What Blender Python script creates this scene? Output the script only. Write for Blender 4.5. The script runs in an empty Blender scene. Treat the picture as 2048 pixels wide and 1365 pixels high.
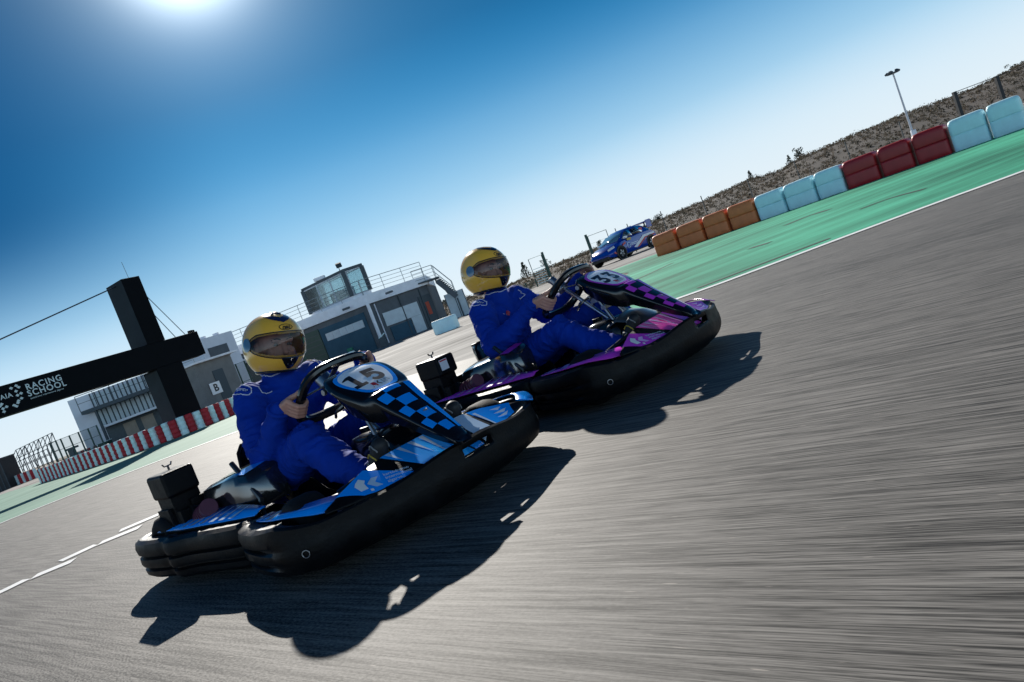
import bpy, bmesh, math, random
import numpy as np
from mathutils import Vector as V, Matrix as M, noise as NZ
from mathutils.bvhtree import BVHTree
random.seed(7)
PI = math.pi
R = math.radians
sc = bpy.context.scene
COL = sc.collection

# ------------------------------------------------------------------ camera geometry
F, CH = 1500.0, 0.668                       # focal length in photo pixels (2048 wide), camera height in metres
PITCH, ROLL = R(3.85), R(20.7)
fw = V((0, math.cos(PITCH), -math.sin(PITCH)))
r0 = V((1, 0, 0)); u0 = r0.cross(fw)
cr = r0 * math.cos(ROLL) - u0 * math.sin(ROLL)
cu = r0 * math.sin(ROLL) + u0 * math.cos(ROLL)
EYE = V((0, 0, CH))
def ray(px, py): return cr * ((px - 1024) / F) + cu * ((682.5 - py) / F) + fw
def at(px, py, Y):                          # the point Y metres ahead seen at that spot of the photograph
    d = ray(px, py); return EYE + d * (Y / d.y)
def gr(px, py, z=0.0):
    d = ray(px, py); return EYE + d * ((z - CH) / d.z)
def hor(px): return 574.6 - 0.3779 * (px - 1024)
def grd(px, d):                             # ground point, d photo pixels below the horizon
    return gr(px, hor(px) + d / 0.9354)

# ------------------------------------------------------------------ objects
def tag(o, label=None, cat=None, group=None, kind=None):
    if label: o['label'] = label
    if cat: o['category'] = cat
    if group: o['group'] = group
    if kind: o['kind'] = kind
    return o
def thing(name, label, cat, loc=(0, 0, 0), rot=(0, 0, 0), group=None):
    o = bpy.data.objects.new(name, None); COL.objects.link(o)
    o.empty_display_size = 0.1
    o.location = loc; o.rotation_euler = rot
    return tag(o, label, cat, group)
def link(name, me, parent=None):
    o = bpy.data.objects.new(name, me); COL.objects.link(o)
    if parent is not None: o.parent = parent
    return o

class MB:
    def __init__(s): s.v = []; s.f = []; s.m = []
    def add(s, vs, fs, mi=0):
        n = len(s.v); s.v += [tuple(p) for p in vs]
        s.f += [tuple(i + n for i in f) for f in fs]; s.m += [mi] * len(fs); return s
    def box(s, c, d, rot=None, mi=0):
        c = V(c); h = [x / 2 for x in d]; vs = []
        for sx in (-1, 1):
            for sy in (-1, 1):
                for sz in (-1, 1):
                    p = V((sx * h[0], sy * h[1], sz * h[2]))
                    if rot is not None: p = rot @ p
                    vs.append(c + p)
        return s.add(vs, [(0, 1, 3, 2), (4, 6, 7, 5), (0, 4, 5, 1), (2, 3, 7, 6), (0, 2, 6, 4), (1, 5, 7, 3)], mi)
    def beam(s, p, q, w, h, mi=0, up=V((0, 0, 1))):
        p, q = V(p), V(q); x = (q - p).normalized(); y = up.cross(x)
        if y.length < 1e-4: y = V((0, 1, 0)).cross(x)
        y.normalize(); z = x.cross(y)
        return s.box((p + q) / 2, ((q - p).length, w, h), M((x, y, z)).transposed(), mi)
    def tube(s, pts, r, seg=8, closed=False, mi=0):
        pts = [V(p) for p in pts]; n = len(pts)
        rs = r if isinstance(r, (list, tuple)) else [r] * n
        vs = []; ref = None
        for i, p in enumerate(pts):
            a = pts[(i - 1) % n] if (closed or i > 0) else p
            b = pts[(i + 1) % n] if (closed or i < n - 1) else p
            t = (b - a).normalized()
            if ref is None: ref = t.orthogonal().normalized()
            ref = (ref - t * ref.dot(t))
            if ref.length < 1e-5: ref = t.orthogonal()
            ref.normalize(); bi = t.cross(ref)
            for k in range(seg):
                w = 2 * PI * k / seg
                vs.append(p + (ref * math.cos(w) + bi * math.sin(w)) * rs[i])
        fs = []
        for i in range(n if closed else n - 1):
            j = (i + 1) % n
            for k in range(seg):
                l = (k + 1) % seg
                fs.append((i * seg + k, i * seg + l, j * seg + l, j * seg + k))
        if not closed:
            fs.append(tuple(range(seg))[::-1]); fs.append(tuple(range((n - 1) * seg, n * seg)))
        return s.add(vs, fs, mi)
    def cyl(s, p, q, r, seg=20, mi=0, r2=None): return s.tube([p, q], [r, r if r2 is None else r2], seg, False, mi)
    def lathe(s, prof, c=(0, 0, 0), axis='z', seg=28, mi=0):
        c = V(c); vs = []; n = len(prof)
        for k in range(seg):
            w = 2 * PI * k / seg; a, b = math.cos(w), math.sin(w)
            for r, h in prof:
                if axis == 'z': p = V((r * a, r * b, h))
                elif axis == 'y': p = V((r * a, h, r * b))
                else: p = V((h, r * a, r * b))
                vs.append(c + p)
        fs = [(k * n + i, ((k + 1) % seg) * n + i, ((k + 1) % seg) * n + i + 1, k * n + i + 1) for k in range(seg) for i in range(n - 1)]
        return s.add(vs, fs, mi)
    def loft(s, rings, closed=True, caps=True, mi=0):
        n = len(rings[0]); vs = [p for r_ in rings for p in r_]; fs = []
        for i in range(len(rings) - 1):
            for k in range(n if closed else n - 1):
                l = (k + 1) % n
                fs.append((i * n + k, i * n + l, (i + 1) * n + l, (i + 1) * n + k))
        if caps and closed:
            fs.append(tuple(range(n))[::-1]); fs.append(tuple(range((len(rings) - 1) * n, len(rings) * n)))
        return s.add(vs, fs, mi)
    def prism(s, pts, z0, z1, mi=0):
        n = len(pts)
        vs = [(p[0], p[1], z0) for p in pts] + [(p[0], p[1], z1) for p in pts]
        fs = [(i, (i + 1) % n, n + (i + 1) % n, n + i) for i in range(n)] + [tuple(range(n))[::-1], tuple(range(n, 2 * n))]
        return s.add(vs, fs, mi)
    def quad(s, a, b, c, d, mi=0): return s.add([a, b, c, d], [(0, 1, 2, 3)], mi)
    def build(s, name, mats, parent=None, angle=35, bevel=0, solid=0, sub=0):
        me = bpy.data.meshes.new(name); me.from_pydata([tuple(p) for p in s.v], [], s.f)
        if not isinstance(mats, (list, tuple)): mats = [mats]
        for m in mats: me.materials.append(m)
        if len(mats) > 1: me.polygons.foreach_set('material_index', s.m)
        bm = bmesh.new(); bm.from_mesh(me); bmesh.ops.recalc_face_normals(bm, faces=bm.faces); bm.to_mesh(me); bm.free()
        me.polygons.foreach_set('use_smooth', [True] * len(me.polygons))
        me.set_sharp_from_angle(angle=R(angle))
        o = link(name, me, parent)
        if solid:
            md = o.modifiers.new('s', 'SOLIDIFY'); md.thickness = solid; md.offset = 0
        if bevel:
            md = o.modifiers.new('b', 'BEVEL'); md.width = bevel; md.segments = 2; md.limit_method = 'ANGLE'; md.angle_limit = R(40); md.harden_normals = True
        if sub:
            md = o.modifiers.new('u', 'SUBSURF'); md.levels = sub; md.render_levels = sub
        return o

def catmull(P, n, closed=False):
    P = [V(p) for p in P]; out = []; m = len(P); segs = m if closed else m - 1
    for i in range(segs):
        p0 = P[(i - 1) % m] if (closed or i > 0) else P[0] * 2 - P[1]
        p1 = P[i % m]; p2 = P[(i + 1) % m]
        p3 = P[(i + 2) % m] if (closed or i < m - 2) else P[-1] * 2 - P[-2]
        for k in range(n):
            t = k / n
            out.append(0.5 * ((2 * p1) + (p2 - p0) * t + (2 * p0 - 5 * p1 + 4 * p2 - p3) * t * t + (3 * p1 - p0 - 3 * p2 + p3) * t ** 3))
    if not closed: out.append(P[-1].copy())
    return out
def interp(x, tab):
    if x <= tab[0][0]: return tab[0][1:]
    for a, b in zip(tab, tab[1:]):
        if x <= b[0]:
            t = (x - a[0]) / (b[0] - a[0]); return tuple(p + (q - p) * t for p, q in zip(a[1:], b[1:]))
    return tab[-1][1:]

# ------------------------------------------------------------------ flat art mapped on to surfaces
def art(polys, fn, name, mat, parent, maxlen=0.012):
    """polys: 2-D outlines (or (verts, faces)); fn maps (u, v) to a point just off the surface."""
    bm = bmesh.new()
    for p in polys:
        if isinstance(p, tuple) and len(p) == 2 and isinstance(p[1], list) and p[1] and isinstance(p[1][0], (tuple, list)) and not isinstance(p[0][0], (int, float)) and isinstance(p[1][0][0], int):
            vs = [bm.verts.new((q[0], q[1], 0)) for q in p[0]]
            for f in p[1]:
                try: bm.faces.new([vs[i] for i in f])
                except ValueError: pass
        else:
            bm.faces.new([bm.verts.new((q[0], q[1], 0)) for q in p])
    bmesh.ops.triangulate(bm, faces=bm.faces)
    if maxlen:
        for _ in range(6):
            es = [e for e in bm.edges if e.calc_length() > maxlen]
            if not es: break
            bmesh.ops.subdivide_edges(bm, edges=es, cuts=1)
            bmesh.ops.triangulate(bm, faces=bm.faces)
    for f in bm.faces:
        if f.normal.z < 0: f.normal_flip()
    for v in bm.verts: v.co = fn(v.co.x, v.co.y)
    me = bpy.data.meshes.new(name); bm.to_mesh(me); bm.free()
    me.materials.append(mat); me.polygons.foreach_set('use_smooth', [True] * len(me.polygons))
    return link(name, me, parent)
def text2d(body, size=1.0, bold=0.0, shear=0.0, spacing=1.0, align='CENTER'):
    cu_ = bpy.data.curves.new('t', 'FONT'); cu_.body = body; cu_.size = size; cu_.offset = bold; cu_.shear = shear
    cu_.space_character = spacing; cu_.align_x = align; cu_.align_y = 'CENTER'; cu_.resolution_u = 4
    o = bpy.data.objects.new('t', cu_); COL.objects.link(o)
    dg = bpy.context.evaluated_depsgraph_get(); dg.update()
    me = bpy.data.meshes.new_from_object(o.evaluated_get(dg))
    vs = [(v.co.x, v.co.y) for v in me.vertices]; fs = [tuple(p.vertices) for p in me.polygons]
    bpy.data.objects.remove(o); bpy.data.curves.remove(cu_); bpy.data.meshes.remove(me)
    return vs, fs
def stroke(pts, w):
    pts = [V((p[0], p[1])) for p in pts]; n = len(pts); vs = []
    for i, p in enumerate(pts):
        a = (pts[i] - pts[i - 1]).normalized() if i else None
        b = (pts[i + 1] - pts[i]).normalized() if i < n - 1 else None
        if a is None: a = b
        if b is None: b = a
        na, nb = V((-a.y, a.x)), V((-b.y, b.x)); m = (na + nb)
        m = m / max(1e-6, m.length); k = w / 2 / max(0.45, m.dot(na))
        vs += [p + m * k, p - m * k]
    return [tuple(v) for v in vs], [(2 * i, 2 * i + 1, 2 * i + 3, 2 * i + 2) for i in range(n - 1)]
def arc(cx, cy, rx, ry, a0, a1, n=12):
    return [(cx + rx * math.cos(R(a0 + (a1 - a0) * i / n)), cy + ry * math.sin(R(a0 + (a1 - a0) * i / n))) for i in range(n + 1)]
def xf(p, s=1, dx=0, dy=0, rot=0, sx=1):
    c, q = math.cos(rot), math.sin(rot)
    g = lambda u: ((u[0] * sx * c - u[1] * q) * s + dx, (u[0] * sx * q + u[1] * c) * s + dy)
    if isinstance(p, tuple): return ([g(u) for u in p[0]], p[1])
    return [g(u) for u in p]

# ------------------------------------------------------------------ materials
MATS = {}
def mat(name, col, rough=0.5, metal=0.0, spec=0.5, coat=0.0, var=0.0, vscale=8.0, bump=0.0, bscale=60.0, sheen=0.0, rvar=0.0, stretch=None, emit=None):
    if name in MATS: return MATS[name]
    m = bpy.data.materials.new(name); m.use_nodes = True; nt = m.node_tree; N = nt.nodes; L = nt.links
    b = N['Principled BSDF']; c = (*col, 1)
    b.inputs['Base Color'].default_value = c; b.inputs['Roughness'].default_value = rough; b.inputs['Metallic'].default_value = metal
    b.inputs['Specular IOR Level'].default_value = spec; b.inputs['Coat Weight'].default_value = coat; b.inputs['Coat Roughness'].default_value = 0.08
    b.inputs['Sheen Weight'].default_value = sheen
    if var or bump or rvar:
        tc = N.new('ShaderNodeTexCoord'); src = tc.outputs['Object']
        if stretch:
            mp = N.new('ShaderNodeMapping'); mp.inputs['Scale'].default_value = stretch; L.new(src, mp.inputs[0]); src = mp.outputs[0]
    if var or rvar:
        n = N.new('ShaderNodeTexNoise'); n.inputs['Scale'].default_value = vscale; n.inputs['Detail'].default_value = 6; n.inputs['Roughness'].default_value = 0.65
        L.new(src, n.inputs['Vector'])
        if var:
            mr = N.new('ShaderNodeMapRange'); mr.inputs[1].default_value = 0.25; mr.inputs[2].default_value = 0.75
            mr.inputs[3].default_value = 1 - var; mr.inputs[4].default_value = 1 + var
            L.new(n.outputs[0], mr.inputs[0])
            mx = N.new('ShaderNodeMix'); mx.data_type = 'RGBA'; mx.blend_type = 'MULTIPLY'; mx.inputs[0].default_value = 1
            mx.inputs[6].default_value = c; L.new(mr.outputs[0], mx.inputs[7]); L.new(mx.outputs[2], b.inputs['Base Color'])
        if rvar:
            mr2 = N.new('ShaderNodeMapRange'); mr2.inputs[1].default_value = 0.3; mr2.inputs[2].default_value = 0.7
            mr2.inputs[3].default_value = max(0.02, rough - rvar); mr2.inputs[4].default_value = min(1, rough + rvar)
            L.new(n.outputs[0], mr2.inputs[0]); L.new(mr2.outputs[0], b.inputs['Roughness'])
    if bump:
        n2 = N.new('ShaderNodeTexNoise'); n2.inputs['Scale'].default_value = bscale; n2.inputs['Detail'].default_value = 4
        L.new(src, n2.inputs['Vector'])
        bp = N.new('ShaderNodeBump'); bp.inputs['Strength'].default_value = bump; bp.inputs['Distance'].default_value = 0.004
        L.new(n2.outputs[0], bp.inputs['Height']); L.new(bp.outputs[0], b.inputs['Normal'])
    MATS[name] = m
    return m
def ground_mat(name, ca, cb, rough, spec, streak=0.0, patch=0.0, green=False, ang=-42.0):
    """Surface with fine grain drawn out along the driving direction, broad worn patches and faint tyre lines."""
    m = bpy.data.materials.new(name); m.use_nodes = True; nt = m.node_tree; N = nt.nodes; L = nt.links; b = N['Principled BSDF']
    tc = N.new('ShaderNodeTexCoord')
    def mapped(sc_, rot):
        mp0 = N.new('ShaderNodeMapping'); mp0.inputs['Rotation'].default_value = (0, 0, R(-rot)); L.new(tc.outputs['Object'], mp0.inputs[0])
        mp = N.new('ShaderNodeMapping'); mp.inputs['Scale'].default_value = sc_; L.new(mp0.outputs[0], mp.inputs[0]); return mp.outputs[0]
    def noise(vec, scale, detail=4, rgh=0.6):
        n = N.new('ShaderNodeTexNoise'); n.inputs['Scale'].default_value = scale; n.inputs['Detail'].default_value = detail; n.inputs['Roughness'].default_value = rgh
        L.new(vec, n.inputs['Vector']); return n.outputs[0]
    def math_(op, a, c):
        n = N.new('ShaderNodeMath'); n.operation = op
        for i, q in enumerate((a, c)):
            if isinstance(q, (int, float)): n.inputs[i].default_value = q
            else: L.new(q, n.inputs[i])
        return n.outputs[0]
    fine = noise(mapped((5.5, 240, 1), ang), 1.0, 3, 0.7)
    mid = noise(mapped((1.6, 60, 1), ang), 1.0, 3, 0.6)
    grit = noise(mapped((70, 150, 1), ang), 1.0, 2, 0.6)
    sp = N.new('ShaderNodeSeparateXYZ'); L.new(tc.outputs['Object'], sp.inputs[0])
    side = N.new('ShaderNodeMapRange'); side.inputs[1].default_value = -1.5; side.inputs[2].default_value = 0.3; L.new(sp.outputs[0], side.inputs[0])
    mixg = N.new('ShaderNodeMix'); L.new(side.outputs[0], mixg.inputs[0]); L.new(grit, mixg.inputs[2]); L.new(fine, mixg.inputs[3])
    grain = math_('ADD', math_('MULTIPLY', mixg.outputs[0], 0.62), math_('MULTIPLY', mid, 0.38))
    k = math_('MULTIPLY', math_('SUBTRACT', grain, 0.5), streak)
    if patch:
        big = noise(tc.outputs['Object'], 0.35, 3, 0.5); lines = noise(mapped((0.05, 1.6, 1), ang), 1.0, 4, 0.65)
        k = math_('ADD', k, math_('MULTIPLY', math_('SUBTRACT', big, 0.5), patch))
        k = math_('ADD', k, math_('MULTIPLY', math_('SUBTRACT', lines, 0.5), patch))
    f = math_('ADD', k, 0.5)
    cl = N.new('ShaderNodeClamp'); L.new(f, cl.inputs[0])
    mx = N.new('ShaderNodeMix'); mx.data_type = 'RGBA'; L.new(cl.outputs[0], mx.inputs[0]); mx.inputs[6].default_value = (*ca, 1); mx.inputs[7].default_value = (*cb, 1)
    out = mx.outputs[2]
    # scattered pale stone chips
    spk = noise(mapped((14, 160, 1), ang), 1.0, 1, 0.5)
    mr = N.new('ShaderNodeMapRange'); mr.inputs[1].default_value = 0.74; mr.inputs[2].default_value = 0.80; mr.inputs[4].default_value = 0.55 if streak else 0; L.new(spk, mr.inputs[0])
    mx2 = N.new('ShaderNodeMix'); mx2.data_type = 'RGBA'; L.new(mr.outputs[0], mx2.inputs[0]); L.new(out, mx2.inputs[6]); mx2.inputs[7].default_value = (min(1, cb[0] * 2.2), min(1, cb[1] * 2.1), min(1, cb[2] * 2.0), 1)
    L.new(mx2.outputs[2], b.inputs['Base Color'])
    b.inputs['Roughness'].default_value = rough; b.inputs['Specular IOR Level'].default_value = spec
    bp = N.new('ShaderNodeBump'); bp.inputs['Strength'].default_value = 0.35; bp.inputs['Distance'].default_value = 0.003
    L.new(grain, bp.inputs['Height']); L.new(bp.outputs[0], b.inputs['Normal'])
    return m
def glass_mat(name, tint, clear, rough=0.03, ior=1.6):
    m = bpy.data.materials.new(name); m.use_nodes = True; nt = m.node_tree; N = nt.nodes; L = nt.links
    N.remove(N['Principled BSDF']); out = N['Material Output']
    t = N.new('ShaderNodeBsdfTransparent'); t.inputs[0].default_value = (*clear, 1)
    g = N.new('ShaderNodeBsdfGlossy'); g.inputs[0].default_value = (1, 1, 1, 1); g.inputs[1].default_value = rough
    d = N.new('ShaderNodeBsdfDiffuse'); d.inputs[0].default_value = (*tint, 1)
    fr = N.new('ShaderNodeFresnel'); fr.inputs[0].default_value = ior
    a = N.new('ShaderNodeMixShader'); a.inputs[0].default_value = 0.12; L.new(t.outputs[0], a.inputs[1]); L.new(d.outputs[0], a.inputs[2])
    s = N.new('ShaderNodeMixShader'); L.new(fr.outputs[0], s.inputs[0]); L.new(a.outputs[0], s.inputs[1]); L.new(g.outputs[0], s.inputs[2])
    L.new(s.outputs[0], out.inputs[0]); return m

BLACKP = mat('black_plastic', (0.0032, 0.0036, 0.0044), 0.44, spec=0.15, var=0.5, vscale=11, bump=0.25, bscale=90, rvar=0.14)
BLACKG = mat('black_gloss', (0.005, 0.006, 0.008), 0.16, spec=0.4, coat=0.25, rvar=0.06)
RUBBER = mat('rubber', (0.007, 0.007, 0.008), 0.75, spec=0.2, var=0.3, vscale=30, bump=0.3, bscale=120)
STEEL = mat('steel', (0.55, 0.56, 0.58), 0.28, metal=1.0, var=0.1, rvar=0.1)
DSTEEL = mat('dark_steel', (0.02, 0.021, 0.024), 0.22, metal=0.0, spec=0.7, coat=0.4)
ALLOY = mat('alloy', (0.38, 0.38, 0.39), 0.4, metal=1.0, var=0.15)
WHITEP = mat('white_print', (0.82, 0.83, 0.84), 0.3, coat=0.3)
PALEP = mat('pale_print', (0.55, 0.68, 0.82), 0.3, coat=0.3)
BLACKPR = mat('black_print', (0.008, 0.009, 0.012), 0.3, coat=0.3)
REDPR = mat('red_print', (0.55, 0.01, 0.02), 0.35, coat=0.3)
SKIN = mat('skin', (0.62, 0.31, 0.22), 0.55, spec=0.4, var=0.12, vscale=30, bump=0.15, bscale=150)
# ------------------------------------------------------------------ world, sun, camera
SUN_EL, SUN_AZ = R(29.3), R(-12.5)          # azimuth from +Y towards +X
w = bpy.data.worlds.new('World'); sc.world = w; w.use_nodes = True
N, L = w.node_tree.nodes, w.node_tree.links
sky = N.new('ShaderNodeTexSky'); sky.sky_type = 'NISHITA'; sky.sun_disc = False
sky.sun_elevation = SUN_EL; sky.sun_rotation = SUN_AZ; sky.air_density = 1.0; sky.dust_density = 0.3; sky.ozone_density = 3.0
sdir = V((math.sin(SUN_AZ) * math.cos(SUN_EL), math.cos(SUN_AZ) * math.cos(SUN_EL), math.sin(SUN_EL)))
def srgb(*c): return tuple(((q / 255) / 12.92 if q / 255 <= 0.04045 else ((q / 255 + 0.055) / 1.055) ** 2.4) for q in c)
tc = N.new('ShaderNodeTexCoord'); nrm = N.new('ShaderNodeVectorMath'); nrm.operation = 'NORMALIZE'; L.new(tc.outputs['Generated'], nrm.inputs[0])
sx = N.new('ShaderNodeSeparateXYZ'); L.new(nrm.outputs[0], sx.inputs[0])
ramp = N.new('ShaderNodeValToRGB'); L.new(sx.outputs[2], ramp.inputs[0]); ramp.color_ramp.interpolation = 'B_SPLINE'
els = [(0.0, (226, 238, 245)), (2.5, (220, 236, 246)), (5, (208, 231, 246)), (8, (158, 206, 236)), (12.5, (92, 160, 208)), (16, (36, 124, 180)), (19.5, (0, 94, 150)), (27, (0, 62, 112)), (42, (1, 32, 78)), (90, (1, 14, 40))]
cr_ = ramp.color_ramp
while len(cr_.elements) < len(els): cr_.elements.new(0.5)
for e, (d_, c_) in zip(cr_.elements, els): e.position = math.sin(R(d_)); e.color = (*srgb(*c_), 1)
dt = N.new('ShaderNodeVectorMath'); dt.operation = 'DOT_PRODUCT'; L.new(nrm.outputs[0], dt.inputs[0]); dt.inputs[1].default_value = sdir
def powr(e, k):
    a = N.new('ShaderNodeMath'); a.operation = 'MAXIMUM'; L.new(dt.outputs['Value'], a.inputs[0]); a.inputs[1].default_value = 0
    b = N.new('ShaderNodeMath'); b.operation = 'POWER'; L.new(a.outputs[0], b.inputs[0]); b.inputs[1].default_value = e
    c = N.new('ShaderNodeMath'); c.operation = 'MULTIPLY'; L.new(b.outputs[0], c.inputs[0]); c.inputs[1].default_value = k; return c.outputs[0]
def addm(a, b):
    n = N.new('ShaderNodeMath'); n.operation = 'ADD'; L.new(a, n.inputs[0]); L.new(b, n.inputs[1]); return n.outputs[0]
glow = addm(addm(powr(700, 3.2), powr(200, 0.50)), powr(70, 0.10))
gc = N.new('ShaderNodeVectorMath'); gc.operation = 'SCALE'; gc.inputs[0].default_value = (0.86, 0.95, 1.0); L.new(glow, gc.inputs['Scale'])
hd = N.new('ShaderNodeVectorMath'); hd.operation = 'DOT_PRODUCT'; L.new(nrm.outputs[0], hd.inputs[0]); hd.inputs[1].default_value = V((-sdir.x, -sdir.y, 0)).normalized()
am = N.new('ShaderNodeMapRange'); am.interpolation_type = 'SMOOTHSTEP'; L.new(hd.outputs['Value'], am.inputs[0]); am.inputs[1].default_value = -0.15; am.inputs[2].default_value = 0.7
tm = N.new('ShaderNodeMapRange'); tm.interpolation_type = 'SMOOTHSTEP'; L.new(sx.outputs[2], tm.inputs[0]); tm.inputs[1].default_value = 0.50; tm.inputs[2].default_value = 0.12
pm = N.new('ShaderNodeMath'); pm.operation = 'MULTIPLY'; L.new(am.outputs[0], pm.inputs[0]); L.new(tm.outputs[0], pm.inputs[1])
ac = N.new('ShaderNodeVectorMath'); ac.operation = 'SCALE'; ac.inputs[0].default_value = (0.52, 0.72, 0.88); L.new(pm.outputs[0], ac.inputs['Scale'])   # added fill light: unseen sky opposite the sun brightened
dx_ = N.new('ShaderNodeMapRange'); dx_.interpolation_type = 'SMOOTHSTEP'; L.new(sx.outputs[0], dx_.inputs[0]); dx_.inputs[1].default_value = -0.22; dx_.inputs[2].default_value = -0.56
dz_ = N.new('ShaderNodeMapRange'); dz_.interpolation_type = 'SMOOTHSTEP'; L.new(sx.outputs[2], dz_.inputs[0]); dz_.inputs[1].default_value = 0.10; dz_.inputs[2].default_value = 0.28
dm_ = N.new('ShaderNodeMath'); dm_.operation = 'MULTIPLY'; L.new(dx_.outputs[0], dm_.inputs[0]); L.new(dz_.outputs[0], dm_.inputs[1])
dk = N.new('ShaderNodeMix'); dk.data_type = 'RGBA'; L.new(dm_.outputs[0], dk.inputs[0]); L.new(ramp.outputs[0], dk.inputs[6]); dk.inputs[7].default_value = (*srgb(0, 80, 134), 1)   # left part of the sky darkened, lens vignette put into its colour
s0 = N.new('ShaderNodeVectorMath'); s0.operation = 'ADD'; L.new(dk.outputs[2], s0.inputs[0]); L.new(ac.outputs[0], s0.inputs[1])
s1 = N.new('ShaderNodeVectorMath'); s1.operation = 'ADD'; L.new(s0.outputs[0], s1.inputs[0]); g2 = N.new('ShaderNodeVectorMath'); g2.operation = 'SCALE'; g2.inputs[0].default_value = (0.07, 0.25, 0.38); inv = N.new('ShaderNodeMath'); inv.operation = 'SUBTRACT'; inv.inputs[0].default_value = 1.0; L.new(dm_.outputs[0], inv.inputs[1]); gm2 = N.new('ShaderNodeMath'); gm2.operation = 'MULTIPLY'; L.new(powr(18, 0.46), gm2.inputs[0]); L.new(inv.outputs[0], gm2.inputs[1]); L.new(gm2.outputs[0], g2.inputs['Scale'])
gs = N.new('ShaderNodeVectorMath'); gs.operation = 'ADD'; L.new(gc.outputs[0], gs.inputs[0]); L.new(g2.outputs[0], gs.inputs[1])
L.new(gs.outputs[0], s1.inputs[1])
b1 = N['Background']; L.new(s1.outputs[0], b1.inputs[0]); b1.inputs[1].default_value = 0.80
b2 = N.new('ShaderNodeBackground'); L.new(sky.outputs[0], b2.inputs[0]); b2.inputs[1].default_value = 0.0012
ad = N.new('ShaderNodeAddShader'); L.new(b1.outputs[0], ad.inputs[0]); L.new(b2.outputs[0], ad.inputs[1]); L.new(ad.outputs[0], N['World Output'].inputs[0])
sd = bpy.data.lights.new('sun', 'SUN'); sd.energy = 5.0; sd.angle = R(0.53); sd.color = (1.0, 0.95, 0.87)
so = bpy.data.objects.new('sun', sd); COL.objects.link(so)
so.rotation_euler = sdir.to_track_quat('Z', 'Y').to_euler(); so.location = sdir * 60
cd = bpy.data.cameras.new('camera'); cam = bpy.data.objects.new('camera', cd); COL.objects.link(cam)
cd.sensor_width = 36; cd.lens = F / 2048 * 36; cd.clip_start = 0.05; cd.clip_end = 3000
mw = M((cr, cu, -fw)).transposed().to_4x4(); mw.translation = EYE; cam.matrix_world = mw; sc.camera = cam
sc.view_settings.view_transform = 'Standard'; sc.view_settings.look = 'None'; sc.view_settings.exposure = 0.35; sc.view_settings.gamma = 1
sc.cycles.use_denoising = True
sc.cycles.max_bounces = 6; sc.cycles.transparent_max_bounces = 12

# ------------------------------------------------------------------ ground, track, verges
def sheet(name, pts, z, m):
    mb = MB(); mb.add([(p[0], p[1], z) for p in pts], [tuple(range(len(pts)))])
    o = mb.build(name, m); bm = bmesh.new(); bm.from_mesh(o.data); bmesh.ops.triangulate(bm, faces=bm.faces)
    for f in bm.faces:
        if f.normal.z < 0: f.normal_flip()
    bm.to_mesh(o.data); bm.free()
    return tag(o, kind='structure')
ASPH = ground_mat('asphalt', (0.012, 0.0115, 0.011), (0.215, 0.202, 0.185), 0.67, 0.22, streak=5.2, patch=0.45)
APRON = ground_mat('apron_concrete', (0.055, 0.053, 0.05), (0.46, 0.44, 0.41), 0.85, 0.15, streak=0.5, patch=1.7, ang=14)
GREEN = ground_mat('green_paint', (0.012, 0.14, 0.078), (0.075, 0.44, 0.27), 0.75, 0.15, streak=1.4, patch=2.2, ang=8)
GREENL = ground_mat('faded_green_paint', (0.06, 0.17, 0.12), (0.20, 0.36, 0.27), 0.75, 0.2, streak=0.9, patch=1.0, ang=60)
LINE = mat('line_paint', (0.78, 0.78, 0.76), 0.5, var=0.15, vscale=5)
EARTH = mat('dry_earth', (0.20, 0.17, 0.13), 0.9, var=0.4, vscale=0.6)
sheet('ground', [(-1500, -300), (1500, -300), (1500, 2500), (-1500, 2500)], -0.02, EARTH)
sheet('pit_apron', [(-60, -20), (60, -20), (60, 74), (-60, 74)], -0.008, APRON)

wl = [gr(x, y) for x, y in [(1240, 638), (1385, 588), (1500, 546), (1700, 471), (1900, 397), (2048, 343)]]     # right-hand white line
wl = [V((wl[0].x - 1.2, wl[0].y + 0.35, 0))] + [V((p.x, p.y, 0)) for p in wl] + [V((9, 6.5, 0)), V((20, 5.0, 0))]
wl = catmull(wl, 8)
ll = [gr(x, y) for x, y in [(0, 1045), (80, 1016), (200, 975), (300, 938), (464, 884)]]
ll = catmull([V((-13.5, 2.0, 0)), V((-12.2, 6.5, 0))] + [V((-10.6, 10.6, 0)), V((-9.0, 12.4, 0)), V((-7.4, 13.1, 0)), V((-5.6, 13.2, 0)), V((-4.2, 12.9, 0))], 8)
track = [V((-13.5, -6, 0))] + ll + [V((-2.5, 11.8, 0)), V((-1.2, 10.4, 0))] + [V((0.2, 8.7, 0))] + [p for p in wl if p.x > 0.6] + [V((20, -6, 0))]
sheet('track', track, 0.0, ASPH)
def ribbon(name, line, wd, z, m):
    mb = MB(); vs = []
    for i, p in enumerate(line):
        t = (line[min(i + 1, len(line) - 1)] - line[max(i - 1, 0)]).normalized(); n = V((-t.y, t.x, 0))
        vs += [p + n * wd / 2, p - n * wd / 2]
    mb.add([(v.x, v.y, z) for v in vs], [(2 * i, 2 * i + 1, 2 * i + 3, 2 * i + 2) for i in range(len(line) - 1)])
    return tag(mb.build(name, m), kind='structure')
ribbon('white_edge_line', [p for p in wl if p.x > 0.6], 0.15, 0.006, LINE)
ribbon('track_edge_line', ll, 0.16, 0.006, LINE)
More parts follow.
